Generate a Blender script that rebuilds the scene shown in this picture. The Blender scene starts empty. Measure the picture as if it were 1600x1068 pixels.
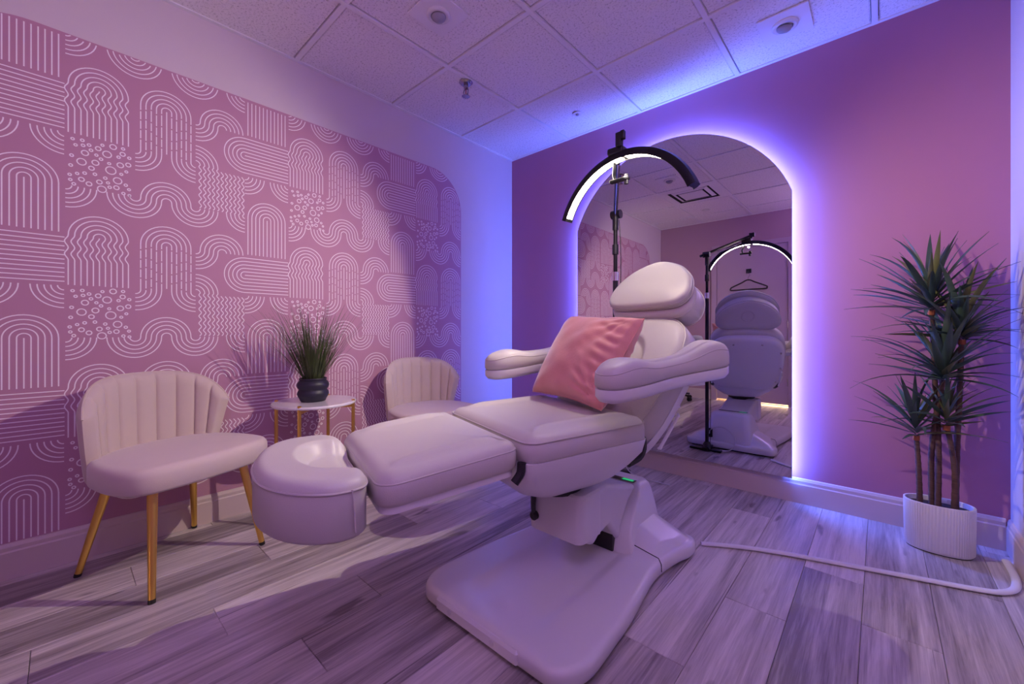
import bpy, bmesh, math, random
from mathutils import Vector, Matrix, noise
PI = math.pi
rad = math.radians
random.seed(7)
C = bpy.context.scene.collection
SC = bpy.context.scene

# ------------------------------------------------------------------ camera, light, exposure
RX, RY, RH = 2.85, -3.43, 2.45          # room: x 0..RX, y RY..0, z 0..RH
cam_d = bpy.data.cameras.new('camera')
cam = bpy.data.objects.new('camera', cam_d); C.objects.link(cam)
cam.location = (2.44, -2.70, 0.93)
cam.rotation_euler = (rad(90), 0, rad(42.1))
cam_d.sensor_width = 36; cam_d.lens = 36 * 637 / 1600; cam_d.shift_y = -16 / 1600
cam_d.clip_start = 0.02
SC.camera = cam
SC.view_settings.view_transform = 'Standard'; SC.view_settings.look = 'None'
SC.view_settings.exposure = 0.0; SC.view_settings.gamma = 1.0
SC.view_settings.use_curve_mapping = False
w = bpy.data.worlds.new('world'); SC.world = w; w.use_nodes = True
w.node_tree.nodes['Background'].inputs[0].default_value = (0.3, 0.25, 0.5, 1)
w.node_tree.nodes['Background'].inputs[1].default_value = 0.0

def area(name, loc, target, size, power, col):
    d = bpy.data.lights.new(name, 'AREA'); d.size = size; d.energy = power; d.color = col
    o = bpy.data.objects.new(name, d); C.objects.link(o); o.location = loc
    o.rotation_euler = (Vector(target) - Vector(loc)).to_track_quat('-Z', 'Y').to_euler()
    return o
pd = bpy.data.lights.new('added_fill_light', 'POINT'); pd.energy = 23; pd.color = (0.66, 0.42, 1.0); pd.shadow_soft_size = 0.16
po = bpy.data.objects.new('added_fill_light', pd); C.objects.link(po); po.location = (2.55, -2.85, 2.10)  # unseen point light, added to give the room its violet ambient
ARC_STRENGTH = 36
HALO_STRENGTH = 150
THROW_LEFT, THROW_RIGHT = 75, 46

# ------------------------------------------------------------------ materials
MATS = {}
def mat(name, col, rough=0.5, metal=0.0, bump=0.0, bscale=60, var=0.0, vscale=8, sheen=0, emis=None, es=0, coat=0, spec=0.5, stretch=None):
    if name in MATS: return MATS[name]
    m = bpy.data.materials.new(name); m.use_nodes = True
    nt = m.node_tree; b = nt.nodes['Principled BSDF']
    b.inputs['Base Color'].default_value = (*col, 1)
    b.inputs['Roughness'].default_value = rough; b.inputs['Metallic'].default_value = metal
    b.inputs['Specular IOR Level'].default_value = spec
    if sheen: b.inputs['Sheen Weight'].default_value = sheen; b.inputs['Sheen Roughness'].default_value = 0.4
    if coat: b.inputs['Coat Weight'].default_value = coat; b.inputs['Coat Roughness'].default_value = 0.15
    if emis: b.inputs['Emission Color'].default_value = (*emis, 1); b.inputs['Emission Strength'].default_value = es
    tc = nt.nodes.new('ShaderNodeTexCoord'); mp = nt.nodes.new('ShaderNodeMapping')
    nt.links.new(tc.outputs['Object'], mp.inputs[0])
    if stretch: mp.inputs['Scale'].default_value = stretch
    n = nt.nodes.new('ShaderNodeTexNoise'); n.inputs['Scale'].default_value = vscale; n.inputs['Detail'].default_value = 4
    nt.links.new(mp.outputs[0], n.inputs[0])
    r = nt.nodes.new('ShaderNodeMix'); r.data_type = 'RGBA'
    v = max(var, 0.02)
    r.inputs[6].default_value = (*[c * (1 - v) for c in col], 1); r.inputs[7].default_value = (*[min(1, c * (1 + v)) for c in col], 1)
    nt.links.new(n.outputs[0], r.inputs[0]); nt.links.new(r.outputs[2], b.inputs['Base Color'])
    if bump:
        n2 = nt.nodes.new('ShaderNodeTexNoise'); n2.inputs['Scale'].default_value = bscale; n2.inputs['Detail'].default_value = 3
        nt.links.new(mp.outputs[0], n2.inputs[0])
        bp = nt.nodes.new('ShaderNodeBump'); bp.inputs['Strength'].default_value = bump; bp.inputs['Distance'].default_value = 0.002
        nt.links.new(n2.outputs[0], bp.inputs['Height']); nt.links.new(bp.outputs[0], b.inputs['Normal'])
    MATS[name] = m
    return m

M_leather = mat('leather', (0.60, 0.565, 0.53), 0.42, bump=0.15, bscale=350, spec=0.45)
M_piping = mat('leather_piping', (0.56, 0.52, 0.49), 0.45)
M_shell = mat('white_plastic', (0.76, 0.74, 0.76), 0.28, coat=0.3)
M_shell2 = mat('white_plastic_inner', (0.68, 0.66, 0.68), 0.4)
M_black = mat('black_plastic', (0.012, 0.012, 0.015), 0.35)
M_blackm = mat('black_metal', (0.02, 0.02, 0.024), 0.3, metal=0.6)
M_chrome = mat('chrome', (0.75, 0.75, 0.78), 0.12, metal=1.0)
M_gold = mat('brushed_gold', (0.90, 0.58, 0.14), 0.34, metal=1.0, bump=0.05, bscale=200)
M_velvet = mat('cream_velvet', (0.60, 0.49, 0.43), 0.85, sheen=0.5, bump=0.2, bscale=500, var=0.05)
M_seatv = mat('cream_velvet_seat', (0.64, 0.52, 0.48), 0.85, sheen=0.5, bump=0.2, bscale=500, var=0.05)
M_pillow = mat('pink_velvet', (0.76, 0.31, 0.28), 0.62, sheen=0.8, bump=0.25, bscale=120, var=0.16, vscale=9)
M_wall = mat('wall_paint_offwhite', (0.66, 0.56, 0.60), 0.8, bump=0.12, bscale=260)
M_pink = mat('wall_paint_raspberry', (0.44, 0.18, 0.285), 0.65, bump=0.12, bscale=260)
M_trim = mat('baseboard_paint', (0.64, 0.51, 0.51), 0.45)
M_mural = mat('mural_ground', (0.50, 0.25, 0.36), 0.75, var=0.05, vscale=1.5)
M_line = mat('mural_line_print', (0.92, 0.82, 0.88), 0.75)
M_door = mat('door_paint', (0.46, 0.33, 0.44), 0.5)
M_pot = mat('black_ceramic', (0.014, 0.012, 0.03), 0.5)
M_planter = mat('white_ribbed_ceramic', (0.78, 0.75, 0.78), 0.5)
M_soil = mat('dark_bark_chips', (0.05, 0.03, 0.03), 0.95, bump=1.0, bscale=90, var=0.6, vscale=80)
M_grass = mat('dark_grass', (0.06, 0.085, 0.025), 0.5, var=0.6, vscale=25)
M_leaf = mat('yucca_leaf', (0.05, 0.085, 0.055), 0.38, var=0.5, vscale=10, spec=0.6)
M_leaf2 = mat('yucca_leaf_olive', (0.13, 0.14, 0.05), 0.42, var=0.4, vscale=10)
M_trunk = mat('yucca_trunk', (0.10, 0.05, 0.04), 0.85, bump=1.0, bscale=60, var=0.5, vscale=60, stretch=(0.3, 0.3, 3))
M_tie = mat('rust_trunk_cap', (0.35, 0.10, 0.04), 0.8)
M_marble = mat('white_marble', (0.78, 0.74, 0.76), 0.12, var=0.08, vscale=7, coat=0.4)
M_bar = mat('ceiling_bar_paint', (0.82, 0.79, 0.83), 0.5)
M_grey = mat('grey_lamp_glass', (0.35, 0.34, 0.38), 0.3)
M_dark = mat('slot_shadow_paint', (0.02, 0.02, 0.025), 0.8)
M_green = mat('green_indicator', (0.0, 0.25, 0.1), 0.3, emis=(0.0, 0.8, 0.25), es=0.5)
M_arc = mat('arc_lamp_diffuser', (0.9, 0.88, 0.85), 0.5, emis=(1.0, 0.86, 0.72), es=ARC_STRENGTH)
M_led = mat('blue_led_strip', (0.3, 0.3, 0.9), 0.5, emis=(0.085, 0.175, 1.0), es=HALO_STRENGTH)
M_sub = mat('subfloor', (0.10, 0.08, 0.09), 0.9)
M_hall = mat('hall_paint', (0.8, 0.6, 0.4), 0.8)

def mirror_mat():
    m = bpy.data.materials.new('mirror_glass'); m.use_nodes = True
    nt = m.node_tree; b = nt.nodes['Principled BSDF']
    b.inputs['Base Color'].default_value = (0.74, 0.73, 0.78, 1); b.inputs['Metallic'].default_value = 1; b.inputs['Roughness'].default_value = 0.0
    return m
M_mirror = mirror_mat()

def plank_mat():
    m = bpy.data.materials.new('greywashed_plank'); m.use_nodes = True
    nt = m.node_tree; L = nt.links.new; N = nt.nodes.new; b = nt.nodes['Principled BSDF']
    oi = N('ShaderNodeObjectInfo'); tc = N('ShaderNodeTexCoord')
    comb = N('ShaderNodeCombineXYZ')
    mul = N('ShaderNodeMath'); mul.operation = 'MULTIPLY'; mul.inputs[1].default_value = 37.0
    L(oi.outputs['Random'], mul.inputs[0]); L(mul.outputs[0], comb.inputs[0]); L(mul.outputs[0], comb.inputs[1]); L(mul.outputs[0], comb.inputs[2])
    add = N('ShaderNodeVectorMath'); L(tc.outputs['Object'], add.inputs[0]); L(comb.outputs[0], add.inputs[1])
    def nz(sc, scale, det, rough=0.6, dist=0.0):
        mp = N('ShaderNodeMapping'); mp.inputs['Scale'].default_value = sc; L(add.outputs[0], mp.inputs[0])
        n = N('ShaderNodeTexNoise'); n.inputs['Scale'].default_value = scale; n.inputs['Detail'].default_value = det
        n.inputs['Roughness'].default_value = rough; n.inputs['Distortion'].default_value = dist
        L(mp.outputs[0], n.inputs[0]); return n
    broad = nz((9, 0.5, 1), 2.2, 4, 0.65, 0.5)
    grain = nz((26, 0.9, 1), 3.0, 6, 0.7, 0.4)
    fine = nz((90, 2.0, 1), 3.0, 4, 0.7, 0.2)
    cr = N('ShaderNodeValToRGB'); cr.color_ramp.elements[0].position = 0.37; cr.color_ramp.elements[1].position = 0.65
    cr.color_ramp.elements[0].color = (0.22, 0.185, 0.19, 1); cr.color_ramp.elements[1].color = (0.74, 0.67, 0.66, 1)
    e = cr.color_ramp.elements.new(0.5); e.color = (0.47, 0.41, 0.41, 1)
    a1 = N('ShaderNodeMath'); a1.operation = 'MULTIPLY_ADD'; a1.inputs[1].default_value = 0.55
    L(broad.outputs[0], a1.inputs[0])
    a2 = N('ShaderNodeMath'); a2.operation = 'MULTIPLY'; a2.inputs[1].default_value = 0.33; L(grain.outputs[0], a2.inputs[0]); L(a2.outputs[0], a1.inputs[2])
    a3 = N('ShaderNodeMath'); a3.operation = 'MULTIPLY_ADD'; a3.inputs[1].default_value = 0.14; L(fine.outputs[0], a3.inputs[0]); L(a1.outputs[0], a3.inputs[2])
    a4 = N('ShaderNodeMath'); a4.operation = 'MULTIPLY_ADD'; a4.inputs[1].default_value = 0.16; L(oi.outputs['Random'], a4.inputs[0]); L(a3.outputs[0], a4.inputs[2])
    a5 = N('ShaderNodeMath'); a5.operation = 'SUBTRACT'; a5.inputs[1].default_value = 0.075; L(a4.outputs[0], a5.inputs[0])
    L(a5.outputs[0], cr.inputs[0])
    # dark knots and cracks
    kn = nz((9, 2.4, 1), 1.6, 2, 0.5, 0.0)
    kr = N('ShaderNodeValToRGB'); kr.color_ramp.elements[0].position = 0.67; kr.color_ramp.elements[1].position = 0.73
    L(kn.outputs[0], kr.inputs[0])
    crk = nz((60, 0.5, 1), 2.0, 2, 0.5, 0.8)
    ck = N('ShaderNodeValToRGB'); ck.color_ramp.elements[0].position = 0.70; ck.color_ramp.elements[1].position = 0.74
    L(crk.outputs[0], ck.inputs[0])
    mx = N('ShaderNodeMath'); mx.operation = 'MAXIMUM'; L(kr.outputs[0], mx.inputs[0]); L(ck.outputs[0], mx.inputs[1])
    m2 = N('ShaderNodeMath'); m2.operation = 'MULTIPLY'; m2.inputs[1].default_value = 0.65; L(mx.outputs[0], m2.inputs[0])
    mix = N('ShaderNodeMix'); mix.data_type = 'RGBA'; mix.inputs[7].default_value = (0.06, 0.04, 0.05, 1)
    L(m2.outputs[0], mix.inputs[0]); L(cr.outputs[0], mix.inputs[6]); L(mix.outputs[2], b.inputs['Base Color'])
    b.inputs['Roughness'].default_value = 0.42
    bp = N('ShaderNodeBump'); bp.inputs['Strength'].default_value = 0.35; bp.inputs['Distance'].default_value = 0.0015
    L(fine.outputs[0], bp.inputs['Height']); L(bp.outputs[0], b.inputs['Normal'])
    return m
M_plank = plank_mat()

def tile_mat():
    m = bpy.data.materials.new('mineral_fibre_tile'); m.use_nodes = True
    nt = m.node_tree; L = nt.links.new; N = nt.nodes.new; b = nt.nodes['Principled BSDF']
    tc = N('ShaderNodeTexCoord'); n = N('ShaderNodeTexNoise'); n.inputs['Scale'].default_value = 95; n.inputs['Detail'].default_value = 5; n.inputs['Roughness'].default_value = 0.8
    L(tc.outputs['Object'], n.inputs[0])
    cr = N('ShaderNodeValToRGB'); cr.color_ramp.elements[0].position = 0.36; cr.color_ramp.elements[1].position = 0.47
    cr.color_ramp.elements[0].color = (0.45, 0.41, 0.43, 1); cr.color_ramp.elements[1].color = (0.86, 0.82, 0.85, 1)
    L(n.outputs[0], cr.inputs[0]); L(cr.outputs[0], b.inputs['Base Color']); b.inputs['Roughness'].default_value = 0.95
    bp = N('ShaderNodeBump'); bp.inputs['Strength'].default_value = 0.5; bp.inputs['Distance'].default_value = 0.002
    L(n.outputs[0], bp.inputs['Height']); L(bp.outputs[0], b.inputs['Normal'])
    return m
M_tile = tile_mat()

# ------------------------------------------------------------------ helpers
class MB:
    def __init__(s): s.v = []; s.f = []; s.e = []
    def add(s, vs, fs):
        o = len(s.v); s.v += [tuple(p) for p in vs]; s.f += [tuple(i + o for i in f) for f in fs]; return s
    def build(s, name, m, parent=None, smooth=True, angle=35, bevel=0, subsurf=0):
        me = bpy.data.meshes.new(name); me.from_pydata(s.v, [], s.f); me.update()
        bm = bmesh.new(); bm.from_mesh(me); bmesh.ops.recalc_face_normals(bm, faces=bm.faces); bm.to_mesh(me); bm.free()
        if m: me.materials.append(m)
        if smooth:
            me.shade_smooth() if hasattr(me, 'shade_smooth') else None
            try: me.set_sharp_from_angle(angle=rad(angle))
            except Exception: pass
        o = bpy.data.objects.new(name, me); C.objects.link(o)
        if parent: o.parent = parent
        if bevel:
            b = o.modifiers.new('b', 'BEVEL'); b.width = bevel; b.segments = 2; b.limit_method = 'ANGLE'; b.angle_limit = rad(40)
        if subsurf:
            b = o.modifiers.new('s', 'SUBSURF'); b.levels = b.render_levels = subsurf
        return o

def box(x0, x1, y0, y1, z0, z1, mb=None, T=None):
    mb = mb or MB()
    vs = [(x, y, z) for x in (x0, x1) for y in (y0, y1) for z in (z0, z1)]
    if T: vs = [T(*p) for p in vs]
    return mb.add(vs, [(0, 1, 3, 2), (4, 6, 7, 5), (0, 4, 5, 1), (2, 3, 7, 6), (0, 2, 6, 4), (1, 5, 7, 3)])

def tube(pts, r, mb=None, closed=False, n=10, sx=1.0, sy=1.0, up=(0, 0, 1)):
    mb = mb or MB(); P = [Vector(p) for p in pts]; N = len(P)
    rr = r if isinstance(r, (list, tuple)) else [r] * N
    vs = []; prev = None
    for i, p in enumerate(P):
        if closed: t = P[(i + 1) % N] - P[i - 1]
        else: t = P[min(i + 1, N - 1)] - P[max(i - 1, 0)]
        t.normalize()
        if prev is None:
            u_ = Vector(up) if abs(t.dot(Vector(up))) < 0.95 else Vector((1, 0, 0))
            a = t.cross(u_).normalized()
        else:
            a = (prev - t * prev.dot(t)).normalized()
        prev = a; b = t.cross(a).normalized()
        for k in range(n):
            c = 2 * PI * k / n
            vs.append(p + a * math.cos(c) * rr[i] * sx + b * math.sin(c) * rr[i] * sy)
    fs = []
    for i in range(N if closed else N - 1):
        j = (i + 1) % N
        for k in range(n): fs.append((i * n + k, i * n + (k + 1) % n, j * n + (k + 1) % n, j * n + k))
    if not closed: fs += [tuple(range(n)), tuple((N - 1) * n + k for k in reversed(range(n)))]
    return mb.add(vs, fs)

def lathe(prof, n=32, mb=None, T=None, mod=None):
    mb = mb or MB(); vs = []
    for (r, z) in prof:
        for k in range(n):
            a = 2 * PI * k / n; q = r * (mod(a, z) if mod else 1)
            p = (q * math.cos(a), q * math.sin(a), z); vs.append(T(*p) if T else p)
    fs = []
    for i in range(len(prof) - 1):
        for k in range(n): fs.append((i * n + k, i * n + (k + 1) % n, (i + 1) * n + (k + 1) % n, (i + 1) * n + k))
    if prof[0][0] > 1e-6: fs.append(tuple(range(n)))
    if prof[-1][0] > 1e-6: fs.append(tuple((len(prof) - 1) * n + k for k in range(n)))
    return mb.add(vs, fs)

def rrect(a0, a1, b0, b1, r, n=8, sub=0):
    """rounded rectangle outline; r may be (r_a0b0, r_a1b0, r_a1b1, r_a0b1)"""
    if not isinstance(r, (tuple, list)): r = (r,) * 4
    out = []
    for (ca, cb, q, s) in ((a0 + r[0], b0 + r[0], r[0], 180), (a1 - r[1], b0 + r[1], r[1], 270), (a1 - r[2], b1 - r[2], r[2], 0), (a0 + r[3], b1 - r[3], r[3], 90)):
        for k in range(n + 1):
            a = rad(s + 90 * k / n); out.append((ca + q * math.cos(a), cb + q * math.sin(a)))
    return resample(out, sub) if sub else out

def resample(pts, n):
    P = [Vector(p) for p in pts]; m = len(P)
    d = [0]
    for i in range(m): d.append(d[-1] + (P[(i + 1) % m] - P[i]).length)
    T = d[-1]; out = []; j = 0
    for k in range(n):
        s = T * k / n
        while d[j + 1] < s: j += 1
        f = (s - d[j]) / max(1e-9, d[j + 1] - d[j]); q = P[j].lerp(P[(j + 1) % m], f); out.append(tuple(q))
    return out

def smooth_closed(ctrl, n=96):
    m = len(ctrl); out = []; per = max(2, n // m)
    for i in range(m):
        p0, p1, p2, p3 = [Vector(ctrl[(i + k - 1) % m]) for k in range(4)]
        for j in range(per):
            t = j / per
            q = 0.5 * ((2 * p1) + (p2 - p0) * t + (2 * p0 - 5 * p1 + 4 * p2 - p3) * t * t + (3 * p1 - p0 - 3 * p2 + p3) * t ** 3)
            out.append(tuple(q))
    return out

def spline(ctrl, per=8):
    out = []; m = len(ctrl)
    for i in range(m - 1):
        p0 = Vector(ctrl[max(i - 1, 0)]); p1 = Vector(ctrl[i]); p2 = Vector(ctrl[i + 1]); p3 = Vector(ctrl[min(i + 2, m - 1)])
        for j in range(per):
            t = j / per
            out.append(tuple(0.5 * ((2 * p1) + (p2 - p0) * t + (2 * p0 - 5 * p1 + 4 * p2 - p3) * t * t + (3 * p1 - p0 - 3 * p2 + p3) * t ** 3)))
    out.append(tuple(ctrl[-1])); return out

def inset(outline, d):
    m = len(outline); out = []
    ar = sum(outline[i][0] * outline[(i + 1) % m][1] - outline[(i + 1) % m][0] * outline[i][1] for i in range(m))
    sg = 1 if ar > 0 else -1
    for i in range(m):
        t = Vector(outline[(i + 1) % m]) - Vector(outline[i - 1])
        if t.length < 1e-9: out.append(outline[i]); continue
        t.normalize(); nrm = Vector((-t.y, t.x)) * sg
        out.append((outline[i][0] + nrm.x * d, outline[i][1] + nrm.y * d))
    return out

def pad(outline, prof, T, top=None, lift=None, crown=0.0, center=None, rings=14, mb=None):
    """cushion: outline (a,b) closed; prof [(inset,h)...] bottom to top; top(a,b) extra on the top face; lift(a,b) on everything"""
    mb = mb or MB(); m = len(outline)
    if center is None: center = (sum(p[0] for p in outline) / m, sum(p[1] for p in outline) / m)
    R = []
    b0 = inset(outline, prof[0][0])
    for s in (0.35, 0.75): R.append([(center[0] + (p[0] - center[0]) * s, center[1] + (p[1] - center[1]) * s, prof[0][1]) for p in b0])
    for (d, h) in prof: R.append([(p[0], p[1], h) for p in inset(outline, d)])
    tp = inset(outline, prof[-1][0]); ht = prof[-1][1]
    for k in range(1, rings):
        s = 1 - (k / rings); row = []
        for p in tp:
            a = center[0] + (p[0] - center[0]) * s; b = center[1] + (p[1] - center[1]) * s
            h = ht + crown * (1 - s ** 2.5)
            if top: h += top(a, b) * min(1, (1 - s) * rings / 2.5)
            row.append((a, b, h))
        R.append(row)
    vs = []; fs = []
    for row in R:
        for (a, b, h) in row:
            vs.append(T(a, b, h + (lift(a, b) if lift else 0)))
    for i in range(len(R) - 1):
        for k in range(m): fs.append((i * m + k, i * m + (k + 1) % m, (i + 1) * m + (k + 1) % m, (i + 1) * m + k))
    c0 = len(vs); vs.append(T(center[0], center[1], prof[0][1] + (lift(*center) if lift else 0)))
    hc = ht + crown + (top(*center) if top else 0) + (lift(*center) if lift else 0)
    vs.append(T(center[0], center[1], hc))
    for k in range(m):
        fs.append((c0, (k + 1) % m, k)); q = (len(R) - 1) * m; fs.append((c0 + 1, q + k, q + (k + 1) % m))
    return mb.add(vs, fs)

def rim(r, z0, z1, n=5):
    """side profile with rounded top of radius r"""
    out = [(r * 0.35, z0), (0.0, z0 + r * 0.35), (0.0, z1 - r)]
    for k in range(1, n + 1):
        a = PI / 2 * k / n; out.append((r * (1 - math.cos(a)), z1 - r + r * math.sin(a)))
    return out

def ss(e0, e1, x):
    t = max(0, min(1, (x - e0) / (e1 - e0))); return t * t * (3 - 2 * t)

def empty(name, loc, rz=0.0, label=None, cat=None, group=None):
    o = bpy.data.objects.new(name, None); C.objects.link(o); o.location = loc; o.rotation_euler = (0, 0, rz)
    o.empty_display_size = 0.1
    tag(o, label, cat, group); return o
def tag(o, label=None, cat=None, group=None, kind=None):
    if label: o['label'] = label
    if cat: o['category'] = cat
    if group: o['group'] = group
    if kind: o['kind'] = kind
    return o
def struct(o): o['kind'] = 'structure'; return o
def copy_tree(o, parent=None):
    c = o.copy(); C.objects.link(c); c.parent = parent
    for ch in [x for x in o.children]: copy_tree(ch, c)
    return c

# ------------------------------------------------------------------ room shell
fl = struct(box(-0.12, RX + 0.12, -4.6, 0.12, -0.10, -0.008).build('floor', M_sub, smooth=False))
# planks run along y, 0.18 wide
PW = 0.18; plank_mesh = {}
def plank(x0, x1, y0, y1):
    key = (round(x1 - x0, 3), round(y1 - y0, 3))
    if key not in plank_mesh:
        wx, wy = key; g = 0.0006; c = 0.0016
        mb = MB()
        lo = [(g, g), (wx - g, g), (wx - g, wy - g), (g, wy - g)]
        hi = [(g + c, g + c), (wx - g - c, g + c), (wx - g - c, wy - g - c), (g + c, wy - g - c)]
        vs = [(a, b, -0.008) for a, b in lo] + [(a, b, -0.0014) for a, b in lo] + [(a, b, 0.0) for a, b in hi]
        fs = [(8, 9, 10, 11), (0, 3, 2, 1)]
        for q in (0, 4):
            for k in range(4): fs.append((q + k, q + (k + 1) % 4, q + 4 + (k + 1) % 4, q + 4 + k))
        mb.add(vs, fs)
        o = mb.build('plank', M_plank, fl, smooth=False); plank_mesh[key] = o.data
    else:
        o = bpy.data.objects.new('plank', plank_mesh[key]); C.objects.link(o); o.parent = fl
    o.location = (x0, y0, 0)
x = 0.055 - PW
rnd = random.Random(3)
offs = [0.0, 0.62, 0.25, 0.93, 0.45, 0.12, 0.78]
i = 0
while x < RX + 0.02:
    xa, xb = max(x, -0.02), min(x + PW, RX + 0.02)
    y = RY - offs[i % 7] * 1.22
    while y < 0.0:
        ya, yb = max(y, RY - 0.02), min(y + 1.22, 0.02)
        if yb - ya > 0.03 and xb - xa > 0.01: plank(xa, xb, ya, yb)
        y += 1.22
    x += PW; i += 1

DX0, DX1, DZ = 0.776, 1.597, 2.04      # door opening in the rear wall
struct(box(-0.12, 0, RY - 0.12, 0.12, 0, RH + 0.1).build('wall_left', M_wall, smooth=False))
struct(box(0, RX, 0, 0.12, 0, RH + 0.1).build('wall_back', M_pink, smooth=False))
struct(box(RX, RX + 0.12, RY - 0.12, 0.12, 0, RH + 0.1).build('wall_right', M_wall, smooth=False))
mb = box(0, DX0, RY - 0.12, RY, 0, RH + 0.1); box(DX1, RX, RY - 0.12, RY, 0, RH + 0.1, mb); box(DX0, DX1, RY - 0.12, RY, DZ, RH + 0.1, mb)
struct(mb.build('wall_rear', mat('rear_wall_paint', (0.44, 0.27, 0.36), 0.75, bump=0.12, bscale=260), smooth=False))
# hallway behind the door
mb = box(0.2, 2.2, -4.55, -4.45, 0, 1.0); box(0.2, 2.2, -4.55, RY - 0.12, 1.0, 1.05, mb)
struct(mb.build('wall_hall', M_hall, smooth=False))
hd = bpy.data.lights.new('hall_light', 'AREA'); hd.size = 0.8; hd.energy = 90; hd.color = (1.0, 0.72, 0.36)
ho = bpy.data.objects.new('hall_light', hd); C.objects.link(ho); ho.location = (1.18, -4.35, 0.4); ho.rotation_euler = (rad(80), 0, 0)
struct(box(0.2, 2.2, -4.45, RY - 0.10, -0.008, 0.001).build('floor_hall', mat('hall_floor', (0.8, 0.62, 0.42), 0.5), smooth=False))

# ceiling: slab, lay-in tiles, grid bars
cl = struct(box(-0.12, RX + 0.12, RY - 0.12, 0.12, RH + 0.03, RH + 0.12).build('ceiling', M_dark, smooth=False))  # dark slab colour stands in for shadow in the slots beside the bars
GX = [0.0, 0.597, 1.205, 1.813, 2.42, RX]; GY = [0.0, -0.598, -1.207, -1.816, -2.425, -3.034, RY]
VENT = (1, 3)
for ix in range(5):
    for iy in range(6):
        if (ix, iy) == VENT: continue
        x0, x1, y1, y0 = GX[ix], GX[ix + 1], GY[iy], GY[iy + 1]
        g = 0.0145
        mb = MB(); c = 0.006
        lo = [(x0 + g + c, y0 + g + c), (x1 - g - c, y0 + g + c), (x1 - g - c, y1 - g - c), (x0 + g + c, y1 - g - c)]
        hi = [(x0 + g, y0 + g), (x1 - g, y0 + g), (x1 - g, y1 - g), (x0 + g, y1 - g)]
        vs = [(a, b, RH + 0.003) for a, b in lo] + [(a, b, RH + 0.008) for a, b in hi] + [(a, b, RH + 0.022) for a, b in hi]
        fs = [(3, 2, 1, 0), (8, 9, 10, 11)]
        for q in (0, 4):
            for k in range(4): fs.append((q + k, q + (k + 1) % 4, q + 4 + (k + 1) % 4, q + 4 + k))
        mb.add(vs, fs); mb.build('ceiling_tile', M_tile, cl, smooth=False)
hb = 0.012
for k, gx in enumerate(GX):
    a, b = gx - hb, gx + hb
    if k == 0: a, b = 0.0, 0.02
    if k == 5: a, b = RX - 0.02, RX
    box(a, b, RY, 0, RH - 0.003, RH + 0.024).build('grid_bar', M_bar, cl, smooth=False)
for k, gy in enumerate(GY):
    for ix in range(5):
        a, b = gy - hb, gy + hb
        if k == 0: a, b = -0.02, 0.0
        if k == 6: a, b = RY, RY + 0.02
        box(GX[ix] + hb, GX[ix + 1] - hb, a, b, RH - 0.0025, RH + 0.024).build('grid_bar', M_bar, cl, smooth=False)

# baseboards with a stepped profile
def baseboard(name, p0, p1, nrm):
    prof = [(0, 0), (0.014, 0), (0.014, 0.100), (0.011, 0.106), (0.011, 0.120), (0.006, 0.132), (0, 0.135)]
    P0, P1, N_ = Vector(p0), Vector(p1), Vector(nrm)
    vs = [P + N_ * d + Vector((0, 0, h)) for P in (P0, P1) for (d, h) in prof]; n = len(prof)
    fs = [(k, (k + 1) % n, n + (k + 1) % n, n + k) for k in range(n)] + [tuple(range(n)), tuple(range(n, 2 * n))]
    struct(MB().add(vs, fs).build(name, M_trim, smooth=False))
baseboard('baseboard_left', (0, RY, 0), (0, 0, 0), (1, 0, 0))
baseboard('baseboard_back', (0.014, 0, 0), (RX - 0.014, 0, 0), (0, -1, 0))
baseboard('baseboard_right', (RX, RY, 0), (RX, 0, 0), (-1, 0, 0))
mb = MB()
baseboard('baseboard_rear', (0.014, RY, 0), (DX0 - 0.07, RY, 0), (0, 1, 0))
baseboard('baseboard_rear', (DX1 + 0.07, RY, 0), (RX - 0.014, RY, 0), (0, 1, 0))

# door with casing, hinges, hook
dr = empty('door_1', (DX0, RY - 0.02, 0)); struct(dr)
g = 0.004
box(g, DX1 - DX0 - g, -0.02, 0.02, 0.020, DZ - g).build('door_panel', M_door, dr, smooth=False, bevel=0.002)
for z in (0.30, 1.02, 1.78):
    o = tube([(DX1 - DX0 - 0.006, 0.024, z - 0.045), (DX1 - DX0 - 0.006, 0.024, z + 0.045)], 0.008).build('hinge', M_chrome, dr)
    o['label'] = 'steel hinge'
lev = tube([(0.06, 0.02, 1.0), (0.06, 0.065, 1.0), (0.075, 0.07, 1.0), (0.17, 0.07, 1.0)], 0.009).build('handle', M_chrome, dr)
lathe([(0.0, 0.02), (0.026, 0.02), (0.026, 0.03), (0.0, 0.031)], T=lambda x, y, z: (0.06 + x, z, 1.0 + y)).build('handle_rose', M_chrome, dr)
cs = MB(); cw = 0.06
box(DX0 - cw, DX0, RY, RY + 0.014, 0, DZ + cw, cs); box(DX1, DX1 + cw, RY, RY + 0.014, 0, DZ + cw, cs); box(DX0, DX1, RY, RY + 0.014, DZ, DZ + cw, cs)
struct(cs.build('trim_1', M_door, smooth=False))
hk = empty('coat_hook', (1.165, RY + 0.001, 1.72), 0, 'small black square coat hook on the door, seen in the mirror', 'hook')
box(-0.03, 0.03, 0, 0.012, -0.025, 0.03).build('plate', M_black, hk, bevel=0.002)
tube([(0, 0.008, 0.0), (0, 0.035, -0.005), (0, 0.05, -0.028), (0, 0.045, -0.045), (0, 0.03, -0.05)][:3], 0.006).build('peg', M_black, hk)
tube([(0, 0.05, -0.028), (0, 0.052, 0.0)], 0.006).build('peg', M_black, hk)
hg = empty('clothes_hanger', (1.165, RY + 0.035, 1.60), 0, 'black velvet clothes hanger hanging on the door hook, seen in the mirror', 'hanger')
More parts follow.
